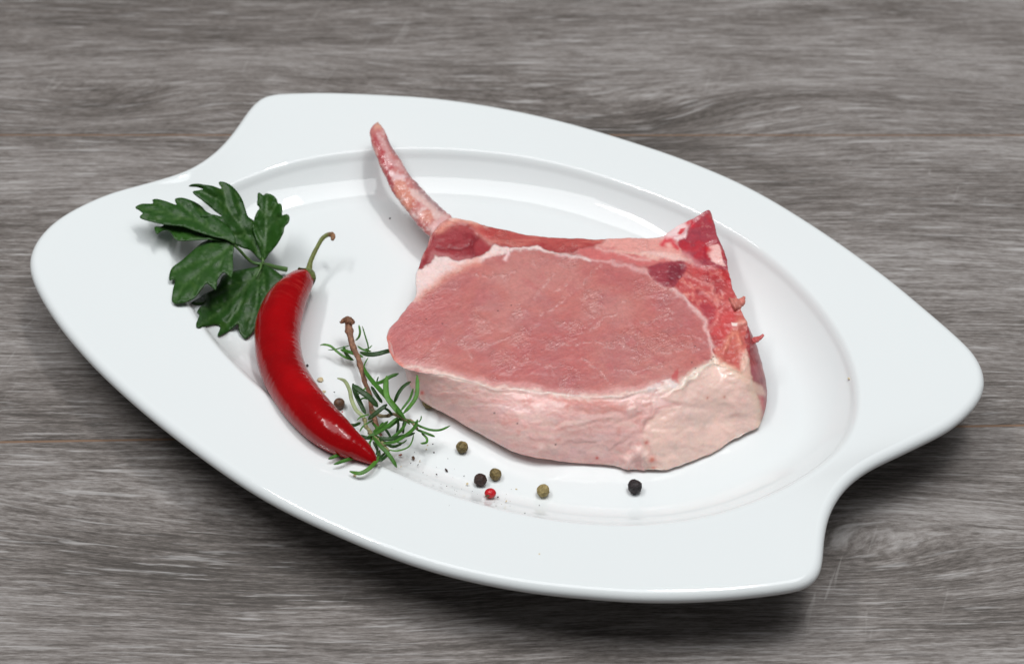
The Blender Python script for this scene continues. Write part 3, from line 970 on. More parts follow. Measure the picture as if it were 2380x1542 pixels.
# ragged tags of flesh on the right edge
for (ax, ay, bx_, by_, cx_, cy_, z0, r0, cc) in ((1700,708,1720,703,1729,689,35.5,20,(208,126,114)), (1746,792,1763,786,1774,777,30.5,10,(196,90,88))):
    pts = spline([(ax, ay, z0, r0), (bx_, by_, z0, r0 * .62), (cx_, cy_, z0 + 1, 3.0)], 24)
    path = U(pts[:, 0], pts[:, 1], pts[:, 2] / 1000 + DZ)
    rr = pts[:, 3] * mmpx(path)
    vt, ff, ss, ph, _ = tube(path, rr, 14, .7)
    n_ = fbm(vt[:, 0] * 900, vt[:, 1] * 900, 3, 7)
    vt = vt + (vt - np.repeat(path, 14, 0)) * (0.16 * n_)[:, None]
    cc_ = srgb(*cc)[None] * (1 + .15 * n_[:, None])
    mesh_obj('flesh_tag', vt, ff, M_lean, chop, cols=np.column_stack([np.clip(cc_, 0, 1), np.full(len(vt), .5)]))

# ================================================================== CHILI
CH = [(418,312,45),(398,335,72),(372,365,92),(328,420,112),(288,480,130),(255,560,142),(237,640,147),(233,720,146),(240,800,145),(262,890,143),(298,975,142),(352,1062,140),(424,1152,136),(502,1232,128),(584,1302,116),(662,1357,96),(735,1398,72),(790,1436,50),(818,1462,34),(832,1480,18),(836,1487,4)]
ch = np.array(CH, float)
ch = spline(ch, 420)
pp = c7(ch[:, :2])
r_m = ch[:, 2] * c7.k / (F * PW) * 0.735
zc = on_plate(pp[:, 0], pp[:, 1], 0.0004 + r_m)
_u = np.linspace(0, 1, len(pp))
zc = 0.25 * (ZF + 0.0004 + r_m) + 0.75 * zc + 0.0060 * _u ** 6 + 0.0055 * (1 - _u) ** 1.3
_k = np.exp(-0.5 * (np.arange(-60, 61) / 22) ** 2); _k /= _k.sum()
zc = np.convolve(np.pad(zc, 60, mode='edge'), _k, 'valid')
path = U(pp[:, 0], pp[:, 1], zc)
NS = 96
VT, f, ss, ph, fr = tube(path, r_m * 0.985, NS)
s_len = np.r_[0, np.cumsum(np.linalg.norm(np.diff(path, axis=0), axis=1))]
sl = np.repeat(s_len, NS)
# cross ridges (fine puckers on the skin), strongest on the upper/inner side
rid = np.zeros(len(VT))
warp = 0.0016 * fbm(ph * 1.2 + 3, sl * 90, 3, 301) + 0.0010 * np.sin(ph * 2 + sl * 60)
for k in range(46):
    s0 = 0.016 + k * 0.00275 + rng.normal() * 0.0007
    am = (0.3 + 0.7 * rng.random()) * (1.0 if s0 > 0.03 else .5)
    wd = 0.0006 + 0.0006 * rng.random()
    pc = 1.9 + rng.normal() * .3
    rid += -am * np.exp(-((sl + warp - s0) / wd) ** 2) * np.exp(-((((ph - pc + np.pi) % (2 * np.pi)) - np.pi) / 0.8) ** 2)
disp = 0.00010 * rid + 0.00014 * fbm(ph / 1.2 + 9, sl * 70, 3, 305) + 0.00004 * fbm(sl * 900, ph * 2, 3, 307)
rr = np.repeat(r_m, NS)
disp += -0.00045 * np.exp(-((sl - 0.004) / 0.003) ** 2) * (0.5 + 0.5 * np.cos(5 * ph))
dirv = VT - np.repeat(path, NS, 0)
dirv /= np.maximum(np.linalg.norm(dirv, axis=1), 1e-9)[:, None]
VT = VT + dirv * (disp * np.clip(rr / 0.004, 0, 1))[:, None]
t = NT('red_chili_skin')
geo = t.n('ShaderNodeNewGeometry').outputs['Position']
at = t.n('ShaderNodeAttribute', attribute_name='Col').outputs['Color']
nn = t.noise(geo, 1200.0, 2.0, 0.5)
c = t.mix(t.ramp(nn, [(0.62, 0.0), (0.76, 0.12)]), at, tuple(srgb(214, 60, 50)))
t.set(Base_Color=c, Roughness=0.17, Normal=t.bump(t.noise(geo, 500.0, 3.0, 0.5), 0.04, 0.0004), IOR=1.42)
t.b.inputs['Specular IOR Level'].default_value = 0.42
t.b.inputs['Subsurface Weight'].default_value = 0.05
t.b.inputs['Subsurface Radius'].default_value = (1, .1, .05); t.b.inputs['Subsurface Scale'].default_value = 0.001
M_chili = t.m
cn = fbm(sl * 60, ph, 3, 311)
cc = srgb(152, 6, 12)[None] * (1 + .18 * cn[:, None])
mm = np.exp(-(sl / 0.004) ** 2)[:, None]; cc = cc * (1 - mm * .5) + srgb(150, 30, 14) * mm * .5
lines_ = sstep(fbm(sl * 1400 + 40 * warp * 20, ph * 1.5, 2, 313), .3, .9) * sstep(sl, .035, .004) * .35
cc = cc * (1 - lines_[:, None]) + srgb(214, 70, 60) * lines_[:, None]
p0 = path[0]
chili = empty('chili_pepper', (path[200][0], path[200][1], ZF), 'curved glossy red chili pepper with green stalk lying across the parsley and rosemary', 'chili pepper')
mesh_obj('pod', VT, f, M_chili, chili, cols=np.clip(cc, 0, 1))
t = NT('chili_stalk_green')
geo = t.n('ShaderNodeNewGeometry').outputs['Position']
at = t.n('ShaderNodeAttribute', attribute_name='Col').outputs['Color']
c = t.mix(t.ramp(t.noise(geo, 700.0, 3.0, 0.6), [(0.4, 0.0), (0.65, 0.5)]), at, tuple(srgb(84, 70, 40)))
t.set(Base_Color=c, Roughness=0.5, Normal=t.bump(t.noise(geo, 1500.0, 3.0, 0.5), 0.3, 0.0003))
M_stalk = t.m
# calyx: a lobed cap over the pod's shoulder
CAL = spline(np.array([(435,290,24,3.0),(430,301,42,2),(420,315,60,1),(407,330,70,0)], float), 26)
pcx = c7(CAL[:, :2])
zc0 = zc[0]
pth = U(pcx[:, 0], pcx[:, 1], np.linspace(zc0 + .0012, zc0 + .0006, len(CAL)))
rC = CAL[:, 2] * c7.k / (F * PW) * 0.735 * 1.06
vt, ff, s_, p_, _ = tube(pth, rC, 60)
tanv = (pth[-1] - pth[0]) / np.linalg.norm(pth[-1] - pth[0])
vt = vt + tanv[None] * (0.0016 * (s_ ** 2) * np.cos(5 * p_ + .6))[:, None]
calx = mesh_obj('calyx', vt, ff, M_stalk, chili, cols=np.tile(srgb(96, 112, 52), (len(vt), 1)) * (1 + .1 * np.cos(10 * p_))[:, None])
ST = spline(np.array([(432,300,22,0),(430,275,19,.4),(440,230,15,1.4),(462,180,14,2.6),(488,130,13,3.8),(512,92,14,5),(540,70,14,5.6),(562,66,16,5.8),(572,72,16,5.8)], float), 80)
pst = c7(ST[:, :2])
pth = U(pst[:, 0], pst[:, 1], zc0 + .001 + ST[:, 3] / 1000)
vt, ff, s_, p_, _ = tube(pth, ST[:, 2] * c7.k / (F * PW) * 0.735, 26)
cs = np.tile(srgb(112, 124, 62), (len(vt), 1)); e = sstep(s_, .86, .97)[:, None]; cs = cs * (1 - e) + srgb(120, 86, 56) * e
dv = (vt - np.repeat(pth, 26, 0)); vt = vt + dv * (0.08 * np.cos(5 * p_) + .06 * fbm(s_ * 30, p_, 3, 8))[:, None]
mesh_obj('stalk', vt, ff, M_stalk, chili, cols=cs)
SE = spline(np.array([(570,58,13,0),(576,72,16,0),(577,86,14,0),(574,100,9,0)], float), 20)
pst = c7(SE[:, :2]); pth = U(pst[:, 0], pst[:, 1], zc0 + .0068)
vt, ff, s_, p_, _ = tube(pth, SE[:, 2] * c7.k / (F * PW) * 0.735, 22, .9)
dv = (vt - np.repeat(pth, 22, 0)); vt = vt + dv * (0.25 * fbm(s_ * 9, p_ * 2, 3, 18))[:, None]
mesh_obj('stalk_end', vt, ff, M_stalk, chili, cols=np.tile(srgb(146, 104, 72), (len(vt), 1)) * (1 + .3 * fbm(s_ * 12, p_ * 2, 3, 28))[:, None])

# ================================================================== PARSLEY
def leaf_material(name):
    t = NT(name)
    at = t.n('ShaderNodeAttribute', attribute_name='Col')
    geo = t.n('ShaderNodeNewGeometry').outputs['Position']
    nz = t.noise(geo, 420.0, 4.0, 0.6)
    c = t.mix(1.0, at.outputs['Color'], t.ramp(nz, [(0.3, (0.88, 0.88, 0.88)), (0.7, (1.14, 1.14, 1.1))]), 'MULTIPLY')
    n1 = t.bump(t.noise(geo, 700.0, 3.0, 0.6), 0.35, 0.0006)
    t.set(Base_Color=c, Roughness=t.ramp(nz, [(0.3, 0.34), (0.7, 0.52)]), Normal=n1)
    t.b.inputs['Specular IOR Level'].default_value = 0.28
    t.b.inputs['Subsurface Weight'].default_value = 0.0
    t.b.inputs['Transmission Weight'].default_value = 0.0
    return t.m


M_leaf = leaf_material('parsley_leaf')
M_ros = leaf_material('rosemary_leaf')


def leaflet(name, outline, base, veins, zf, parent, col0=(34, 72, 20), seed=1, step=5.5):
    """outline in photograph pixels; zf(px) -> height; veins list of polylines"""
    ol = spline(outline, max(60, int(len(outline) * 7)), True)
    # keep the teeth crisp: blend spline with original polygon resampled
    lo, hi = ol.min(0), ol.max(0)
    gxs = np.arange(lo[0], hi[0], step); gys = np.arange(lo[1], hi[1], step)
    G = np.array([(x + (step / 2 if j % 2 else 0), y) for j, y in enumerate(gys) for x in gxs])
    G = G + rng.normal(size=G.shape) * .4
    G = G[sdp(G, ol) < -step * .55]
    pts = np.vstack([ol, G])
    n = len(ol)
    vs, es, fs, *_ = delaunay_2d_cdt([Vector(p) for p in pts.tolist()], [], [list(range(n))], 1, 1e-4)
    P = np.array([tuple(v) for v in vs])
    vd = np.full(len(P), 1e9)
    for k, ve in enumerate(veins):
        vd = np.minimum(vd, seg_dist(P, ve) * (1.0 if k == 0 else 1.5))
    nz = fbm(P[:, 0] / 26, P[:, 1] / 26, 4, seed)
    z = zf(P) + 0.0006 * nz
    z = z - 0.0005 * np.exp(-(vd / 4.0) ** 2) + 0.0006 * sstep(vd, 3, 26)
    W3 = U(P[:, 0], P[:, 1], z)
    for _ in range(7):
        pz = plate_z(W3[:, :2]) + 0.0009
        z = np.maximum(z, pz); W3 = U(P[:, 0], P[:, 1], z)
    c = np.tile(srgb(*col0), (len(P), 1))
    m = np.exp(-(vd / 2.6) ** 2)[:, None]
    c = c * (1 - .40 * m) + srgb(92, 124, 70) * .40 * m
    c = c * 0.84
    k = sstep(fbm(P[:, 0] / 34, P[:, 1] / 34, 3, seed + 5), .0, .8)[:, None]
    c = c * (1 - .15 * k) + srgb(60, 84, 56) * .15 * k
    k = sstep(fbm(P[:, 0] / 14, P[:, 1] / 14, 3, seed + 7), .35, .9)[:, None]
    c = c * (1 - .2 * k) + srgb(74, 100, 40) * .2 * k
    o = mesh_obj(name, W3, [tuple(f) for f in fs], M_leaf, parent, cols=np.clip(c, 0, 1))
    # face the top side up
    if sum(p.normal.z for p in o.data.polygons) < 0:
        o.data.flip_normals()
    sm = o.modifiers.new('thickness', 'SOLIDIFY'); sm.thickness = 0.00035; sm.offset = -1
    return o


node = U(*c6([(1195, 825)])[0], ZF + 0.010)
pars = empty('parsley_sprig', (node[0], node[1], ZF), 'dark green flat parsley sprig with toothed leaves at the left of the plate', 'herb sprig')


def zgrad(p0, z0, p1, z1, pw=1.0, side=0.0):
    p0, p1 = c6([p0])[0], c6([p1])[0]
    d = p1 - p0; L = math.hypot(*d); d = d / L

    def f_(P):
        u = ((P - p0) @ d) / L
        v = ((P - p0) @ np.array([-d[1], d[0]])) / L
        return (z0 + (z1 - z0) * np.sign(u) * np.abs(u) ** pw) / 1000 + side * v * v / 1000 + DZ
    return f_


leafE = [(1170,835),(1150,850),(1050,868),(940,890),(850,930),(815,1000),(765,1055),(690,1090),(640,1125),(570,1168),(640,1186),(700,1168),(650,1205),(622,1250),(642,1275),(612,1382),(700,1380),(780,1362),(830,1382),(806,1464),(880,1440),(940,1390),(988,1358),(1000,1430),(1050,1490),(1110,1440),(1160,1350),(1200,1250),(1215,1150),(1300,1060),(1392,962),(1345,900),(1280,860),(1225,833),(1195,822)]
leaflet('leaflet', c6(leafE), None, [c6([(1195,830),(1120,950),(1000,1080),(860,1230),(640,1370)]), c6([(1100,960),(930,1010),(700,1120)]), c6([(1060,1030),(1000,1200),(850,1420)]), c6([(1190,850),(1170,1000),(1150,1200),(1060,1450)]), c6([(1200,840),(1220,950),(1220,1080)]), c6([(950,1130),(800,1200),(650,1230)])],
        zgrad((1195, 830), 20, (800, 1400), 13, 1, -14), pars, seed=21)
leafD = [(940,640),(850,602),(790,592),(720,608),(650,642),(560,722),(480,792),(400,852),(372,910),(370,968),(395,962),(422,972),(402,1060),(398,1165),(480,1172),(560,1146),(612,1108),(655,1052),(700,998),(742,1020),(786,1054),(800,965),(850,898),(890,915),(926,942),(938,860),(936,760)]
leaflet('leaflet', c6(leafD), None, [c6([(940,640),(800,760),(640,900),(500,1020),(410,1160)]), c6([(800,760),(620,800),(390,900)]), c6([(860,720),(800,900),(775,1030)]), c6([(650,890),(620,1000),(560,1130)]), c6([(920,680),(910,800),(915,920)])],
        zgrad((940, 640), 31, (430, 1050), 26.5, 1, -8), pars, (44, 82, 30), seed=41)
leafA2 = [(950,645),(860,575),(700,520),(560,480),(420,452),(330,468),(300,488),(238,492),(258,552),(300,528),(345,518),(392,548),(430,604),(510,613),(620,607),(720,602),(800,612),(880,632)]
leaflet('leaflet', c6(leafA2), None, [c6([(950,640),(760,570),(560,520),(330,490)]), c6([(700,555),(560,590),(440,590)])],
        zgrad((950, 640), 31, (250, 510), 34, 1, 4), pars, (42, 84, 24), seed=51)
leafA1 = [(65,316),(120,286),(222,281),(217,250),(262,242),(340,262),(436,293),(420,243),(490,231),(590,264),(660,308),(700,352),(760,385),(850,450),(950,560),(955,640),(870,600),(760,575),(600,525),(480,485),(320,466),(200,440),(106,405),(132,368),(92,336)]
leaflet('leaflet', c6(leafA1), None, [c6([(950,640),(800,540),(640,450),(400,380),(200,340),(70,316)]), c6([(640,450),(540,350),(430,250)]), c6([(400,380),(300,300),(225,255)]), c6([(500,415),(330,430),(120,400)]), c6([(720,500),(700,420),(640,320)])],
        zgrad((950, 640), 33, (65, 320), 38, 1, 6), pars, (42, 80, 30), seed=61)
leafB = [(548,131),(590,108),(670,112),(760,125),(838,150),(818,94),(862,90),(930,125),(990,190),(1030,260),(1055,340),(1078,400),(1130,440),(1170,520),(1200,620),(1218,720),(1208,798),(1170,770),(1100,700),(1030,680),(930,640),(860,610),(780,590),(735,545),(680,470),(638,408),(690,385),(760,380),(842,397),(780,350),(710,290),(650,240),(590,192),(583,173),(640,163),(672,156),(620,138)]
leaflet('leaflet', c6(leafB), None, [c6([(1205,798),(1130,660),(1010,480),(900,330),(830,100)]), c6([(930,360),(800,240),(560,130)]), c6([(1100,610),(950,560),(760,480),(650,410)]), c6([(1010,480),(1010,350),(960,180)]), c6([(1060,550),(900,590),(780,560)])],
        zgrad((1205, 800), 21, (760, 150), 41, 1, -22), pars, (34, 74, 18), seed=71)
leafC = [(1163,195),(1185,190),(1215,209),(1245,192),(1290,205),(1330,240),(1345,281),(1366,285),(1380,330),(1378,386),(1420,380),(1443,405),(1435,450),(1398,495),(1390,540),(1350,620),(1300,690),(1250,745),(1213,802),(1190,720),(1150,600),(1120,500),(1130,430),(1150,370),(1176,325),(1160,290),(1160,240)]
leaflet('leaflet', c6(leafC), None, [c6([(1213,800),(1235,600),(1240,400),(1245,210)]), c6([(1235,540),(1300,440),(1430,400)]), c6([(1238,430),(1180,330),(1165,210)]), c6([(1240,450),(1290,340),(1340,270)]), c6([(1225,650),(1170,560),(1135,480)])],
        zgrad((1213, 802), 21, (1260, 200), 36, 1, 30), pars, (40, 82, 22), seed=81)
t = NT('parsley_stem')
geo = t.n('ShaderNodeNewGeometry').outputs['Position']
t.set(Base_Color=t.mix(t.noise(geo, 300.0, 3.0), tuple(srgb(44, 84, 36)), tuple(srgb(92, 124, 62))), Roughness=0.45)
M_pst = t.m
for pts, nm_ in (([(935,640,12,31),(1000,700,13,28),(1060,765,13,24),(1120,812,14,21),(1190,826,15,20)], 'stem'), ([(1185,822,13,20.5),(1250,832,18,18),(1330,856,22,15.5),(1424,874,24,13.5)], 'stem'), ([(1200,835,9,20.5),(1210,800,13,21.5),(1205,770,8,22)], 'stem'), ([(1195,830,12,20.5),(1185,870,9,20.6),(1150,940,5,19.5)], 'stem')):
    a = spline(np.array(pts, float), 40); q = c6(a[:, :2]); pth = U(q[:, 0], q[:, 1], a[:, 3] / 1000 + DZ)
    vt, ff, s_, p_, _ = tube(pth, a[:, 2] * c6.k * mmpx(pth), 16)
    mesh_obj(nm_, vt, ff, M_pst, pars)

# ================================================================== ROSEMARY
RL = [  # points, half width, z from, z to (mm above floor), tone
 ([(380,440),(300,412),(230,362),(170,312),(110,298),(73,306)],13,3,6,0), ([(350,305),(270,327),(200,345),(146,346)],7,6,4,0), ([(470,412),(400,385),(330,362),(262,345)],19,7,6,0),
 ([(290,312),(308,370),(345,420),(382,442)],18,5,3,0), ([(398,262),(430,228),(441,180),(430,118)],12,7,13,0), ([(505,402),(516,320),(492,230),(461,127)],8,6,14,0),
 ([(418,310),(470,345),(545,360)],12,7,6,0), ([(440,368),(520,388),(600,383),(680,362),(760,345)],28,7,9,1), ([(470,345),(520,333),(552,303)],7,6,7,0), ([(470,520),(490,462),(516,418)],9,6,7,0),
 ([(860,985),(760,860),(650,740),(560,640),(500,560),(478,498)],27,15,9,0), ([(548,662),(640,640),(720,592),(796,563)],20,8,12,0), ([(688,585),(678,680),(692,780),(765,885),(850,975)],32,18,12,0),
 ([(610,592),(590,650)],8,8,6,1), ([(232,606),(300,632),(345,715),(362,800),(400,890),(460,950),(505,995)],21,9,6,2), ([(376,655),(400,745),(450,850),(492,935)],27,10,6,1),
 ([(372,665),(450,725),(530,785),(605,870)],34,14,9,1), ([(690,845),(620,900),(560,948),(515,985)],25,13,9,1), ([(545,680),(590,755),(645,832)],20,10,7,1),
 ([(755,835),(790,750),(840,682),(908,636)],24,8,12,1), ([(965,578),(968,680),(958,770),(910,850),(838,930)],22,19,12,0), ([(930,700),(900,790),(850,860),(815,905)],13,12,10,0),
 ([(930,1010),(1000,1050),(1090,1080),(1180,1080),(1268,1042)],13,10,8,0), ([(955,1075),(1040,1108),(1130,1142)],15,9,7,0), ([(1005,1110),(1052,1155),(1050,1195),(995,1205)],13,8,4,0),
 ([(968,985),(940,1060),(860,1130),(760,1188),(650,1205)],25,13,10,0), ([(600,1150),(700,1163),(820,1142),(945,1108)],22,8,9,1), ([(515,1135),(600,1108),(700,1040),(785,965)],20,8,11,0),
 ([(325,1032),(390,1037),(448,1012)],17,5,7,1), ([(438,1098),(470,1048),(565,985)],11,4,8,0), ([(425,1130),(500,1152),(565,1150)],20,6,7,1), ([(555,1135),(620,1220),(690,1290),(742,1360),(778,1425)],22,10,4,0),
 ([(690,1260),(780,1272),(880,1240),(920,1180),(932,1118)],9,8,9,0), ([(645,1180),(740,1232),(828,1205)],18,6,7,1), ([(150,1347),(230,1315),(315,1288)],18,2,1,0), ([(200,1397),(300,1362),(435,1320)],18,2,1,0),
 ([(345,1460),(440,1478),(530,1430),(600,1350),(622,1265)],23,1.5,3,0), ([(618,1372),(680,1320),(702,1288)],18,4,6,1), ([(780,960),(792,1040),(775,1112)],15,6,4,1), ([(842,1000),(836,1115)],17,4,3,1),
 ([(413,992),(450,960),(525,938)],9,6,8,0), ([(548,1005),(600,1060),(655,1080)],14,6,6,0), ([(655,1010),(625,1060),(600,1110)],18,6,6,0), ([(560,1190),(600,1260),(590,1310)],16,5,5,1),
 ([(735,1180),(700,1110),(640,1030)],14,5,6,1), ([(870,980),(920,1010),(985,1000)],10,12,13,0), ([(930,1060),(965,1040),(1010,1060)],10,11,11,0),
 ([(700,1000),(640,1050),(560,1100)],17,7,9,0), ([(740,950),(700,900),(640,870)],15,9,12,1), ([(870,1000),(820,1080),(740,1150),(700,1180)],17,11,8,0), ([(560,1150),(530,1200),(540,1260)],12,7,3,0),
 ([(830,960),(780,1000),(690,1070)],16,10,7,0), ([(900,1030),(860,1000),(800,990)],11,10,9,0), ([(700,1270),(640,1320),(600,1380)],14,6,2,1), ([(650,1210),(620,1160),(570,1130)],15,9,8,1),
 ([(530,800),(470,790),(430,820)],9,7,6,0), ([(500,690),(440,740),(400,760)],10,8,7,0), ([(770,1190),(830,1200),(870,1170)],10,7,8,0), ([(980,1010),(1000,980),(1003,950)],7,11,12,0)]
base = U(*c8([(560, 960)])[0], ZF)
rose = empty('rosemary_sprig', base, 'small rosemary sprig with woody brown stem and narrow green leaves between chili and chop', 'herb sprig')
t = NT('rosemary_bark')
geo = t.n('ShaderNodeNewGeometry').outputs['Position']
at = t.n('ShaderNodeAttribute', attribute_name='Col').outputs['Color']
c = t.mix(t.ramp(t.noise(geo, 900.0, 4.0, 0.6), [(0.35, 0.0), (0.7, 0.75)]), at, tuple(srgb(84, 60, 46)))
t.set(Base_Color=c, Roughness=0.7, Normal=t.bump(t.noise(geo, 1300.0, 3.0, 0.6), 0.6, 0.0005))
M_bark = t.m


def bark(pts, parent, c_, nm='stem', wob=.16):
    a = spline(np.array(pts, float), 90); q = c8(a[:, :2])
    pth = U(q[:, 0], q[:, 1], on_plate(q[:, 0], q[:, 1], a[:, 3] / 1000))
    pth += 0.00025 * np.stack([fbm(np.arange(90) / 9, np.zeros(90), 2, 5), fbm(np.arange(90) / 9, np.ones(90) * 4, 2, 6), fbm(np.arange(90) / 9, np.ones(90) * 9, 2, 7)], 1)
    vt, ff, s_, p_, _ = tube(pth, a[:, 2] * c8.k * mmpx(pth), 20)
    n_ = fbm(s_ * 26, p_ * 1.2, 3, 9); vt = vt + (vt - np.repeat(pth, 20, 0)) * (wob * n_ + .22 * np.exp(-(((s_ * 7) % 1 - .5) / .12) ** 2))[:, None]
    return mesh_obj(nm, vt, ff, M_bark, parent, cols=np.clip(srgb(*c_)[None] * (1 + .3 * n_[:, None]), 0, 1))


bark([(335,105,32,11),(345,200,31,10),(385,330,26,8.5),(430,450,24,7.5),(465,560,22,7),(490,650,20,6.5),(528,760,20,6),(545,880,22,5.5),(575,990,24,5),(608,1090,18,4),(632,1140,10,3)], rose, (150, 108, 84))
bark([(545,905,14,6),(640,955,15,7),(760,935,15,9),(850,985,16,11),(925,1015,17,11),(960,1080,14,10)], rose, (150, 140, 104))
bark([(475,975,16,6),(505,1060,17,6.5),(560,1135,20,8),(640,1205,22,9),(700,1280,12,8)], rose, (150, 150, 104))
kb = bark([(372,120,20,12),(345,80,34,12.5),(312,66,26,12.5),(285,85,20,12),(252,97,5,12)], rose, (134, 92, 66), 'cut_end')
for k, (pts, hw, z0, z1, tone) in enumerate(RL):
    P2 = np.array(pts, float)
    a = spline(np.column_stack([P2, np.linspace(0, 1, len(P2))]), 44)
    s = np.linspace(0, 1, 44)
    q = c8(a[:, :2])
    zz = on_plate(q[:, 0], q[:, 1], (z0 + (z1 - z0) * s + 0.8 * np.sin(s * math.pi)) / 1000 + 0.0006)
    pth = U(q[:, 0], q[:, 1], zz)
    prof = np.clip(np.minimum((s + .02) / .16, (1.012 - s) / .13), 0, 1) ** 0.55 * (0.82 + .18 * np.sin(s * math.pi))
    rad = hw * c8.k * mmpx(pth) * prof * 0.88
    side = np.array([rng.normal() * .3, -0.45 + rng.normal() * .25, 1.0])
    vt, ff, s_, p_, fr2 = tube(pth, rad, 14, .32, side / np.linalg.norm(side))
    # groove along the top, rolled margins
    fl = np.cos(p_)
    sub = -0.30 * np.exp(-(fl / .28) ** 2) * (np.sin(p_) > 0)
    vt = vt + (vt - np.repeat(pth, 14, 0)) * sub[:, None]
    c0 = [(60, 106, 36), (38, 68, 28), (146, 158, 116)][tone]
    if tone == 0 and (k % 4 == 0): c0 = (76, 124, 44)
    n_ = fbm(s_ * 8 + k * 3, p_ / 2, 3, 12 + k)
    cc = srgb(*c0)[None] * (1 + .25 * n_[:, None])
    lowm = ((np.sin(p_) < -.2) * 1.0)[:, None] * .6
    cc = cc * (1 - lowm) + srgb(140, 158, 122) * lowm
    lf = mesh_obj('leaf', vt, ff, M_ros, rose, cols=np.clip(cc, 0, 1))

# ================================================================== PEPPERCORNS
def pepper_material(name, c_a, c_b, rough=0.6, bump=0.8):
    t = NT(name)
    geo = t.n('ShaderNodeNewGeometry').outputs['Position']
    n1 = t.noise(geo, 700.0, 4.0, 0.65, dist=1.0)
    t.set(Base_Color=t.mix(t.ramp(n1, [(0.38, 0.0), (0.64, 1.0)]), tuple(srgb(*c_a)), tuple(srgb(*c_b))), Roughness=rough, Normal=t.bump(n1, bump, 0.0006))
    return t.m


def corn(px, py, rpx, mat, label, wr=.07, seed=0, cat='peppercorn', group='whole peppercorns on the plate', name='peppercorn', squash=(1, 1, 1), rise=0):
    ctr = U(px, py, ZF + 0.0025 + rise)
    r = rpx * float(mmpx(ctr))
    ctr = U(px, py, float(on_plate(px, py, r * squash[2] * .97 + rise)))
    bm = bmesh.new(); bmesh.ops.create_icosphere(bm, subdivisions=5, radius=1.0)
    V0 = np.array([v.co[:] for v in bm.verts])
    # cellular wrinkles: distance to random points on the sphere
    rg = np.random.default_rng(seed + 5)
    pts = rg.normal(size=(26, 3)); pts /= np.linalg.norm(pts, axis=1)[:, None]
    D = np.sort(np.arccos(np.clip(V0 @ pts.T, -1, 1)), axis=1)
    edge = np.exp(-((D[:, 1] - D[:, 0]) / .10) ** 2)
    lump = fbm(V0[:, 0] * 1.6 + seed, V0[:, 1] * 1.6 + V0[:, 2], 3, seed)
    rad = 1 + wr * (edge * .9 - .35) + wr * .5 * lump
    V1 = V0 * rad[:, None] * np.array(squash)
    for v, p in zip(bm.verts, V1 * r): v.co = p
    me = bpy.data.meshes.new(name); bm.to_mesh(me); bm.free()
    me.polygons.foreach_set('use_smooth', np.ones(len(me.polygons), bool)); me.materials.append(mat)
    o = bpy.data.objects.new(name, me); COL.objects.link(o)
    o.location = ctr.tolist()
    o.rotation_euler = (rg.random() * 6, rg.random() * 6, rg.random() * 6) if tuple(squash) == (1, 1, 1) else (0, 0, rg.random() * 6)
    return tag(o, label, cat, group)


Mk = pepper_material('black_pepper', (14, 11, 14), (46, 36, 38), .5)
Mk2 = pepper_material('dark_brown_pepper', (34, 18, 14), (70, 44, 34), .55)
Mg = pepper_material('green_pepper', (84, 70, 34), (140, 122, 76), .65)
Mg2 = pepper_material('tan_green_pepper', (116, 100, 56), (178, 160, 108), .65)
Ma = pepper_material('allspice', (70, 46, 32), (106, 76, 56), .5, .3)
Mr = pepper_material('red_pepper', (168, 10, 24), (206, 36, 44), .3, .3)
Mh = pepper_material('pepper_husk', (60, 36, 22), (104, 74, 50), .7)
corn(1475, 1130, 16, Mk, 'black wrinkled peppercorn alone below the right end of the chop', .13, 1)
corn(1116, 1114, 14.5, Mk2, 'dark brown peppercorn touching a greenish one, just above the red peppercorn', .14, 2)
corn(1151, 1101, 13.6, Mg, 'olive brown peppercorn right beside the dark brown peppercorn', .09, 3)
corn(1262, 1139, 14.6, Mg2, 'light tan green peppercorn between the red and the black peppercorns', .10, 4)
corn(1073.5, 1038, 13.8, Mg, 'olive brown peppercorn alone between rosemary tips and the chop', .09, 6)
corn(996, 934, 15, Mg, 'olive peppercorn half hidden under the overhanging fat edge of the chop', .05, 8)
corn(788, 937, 13.0, Ma, 'smooth round brown allspice berry next to the chili', .015, 9, 'spice berry', None, 'allspice_berry')
corn(1139, 1145, 13.5, Mr, 'cracked bright red peppercorn below the dark brown peppercorn', .03, 12, squash=(1, .9, .78))


def flake(px, py, wpx, mat, label=None, seed=0, long=1.0, name='pepper_crumb', rise=0.0):
    rg = np.random.default_rng(1000 + seed)
    p = U(px, py, float(on_plate(px, py)))
    r = wpx / 2 * float(mmpx(p))
    bm = bmesh.new(); bmesh.ops.create_icosphere(bm, subdivisions=2, radius=1.0)
    sc = np.array([1.0 * long, .62 + rg.random() * .25, .42])
    k = rg.normal(size=(len(bm.verts), 3)) * .13
    for v, kk_ in zip(bm.verts, k): v.co = Vector((np.array(v.co[:]) * sc + kk_ * sc) * r)
    me = bpy.data.meshes.new(name); bm.to_mesh(me); bm.free(); me.materials.append(mat)
    o = bpy.data.objects.new(name, me); COL.objects.link(o)
    o.location = (p[0], p[1], p[2] + r * .4 + rise)
    o.rotation_euler = (0, 0, rg.random() * 3)
    if label: tag(o, label, 'pepper crumb', 'crumbs of crushed pepper')
    return o


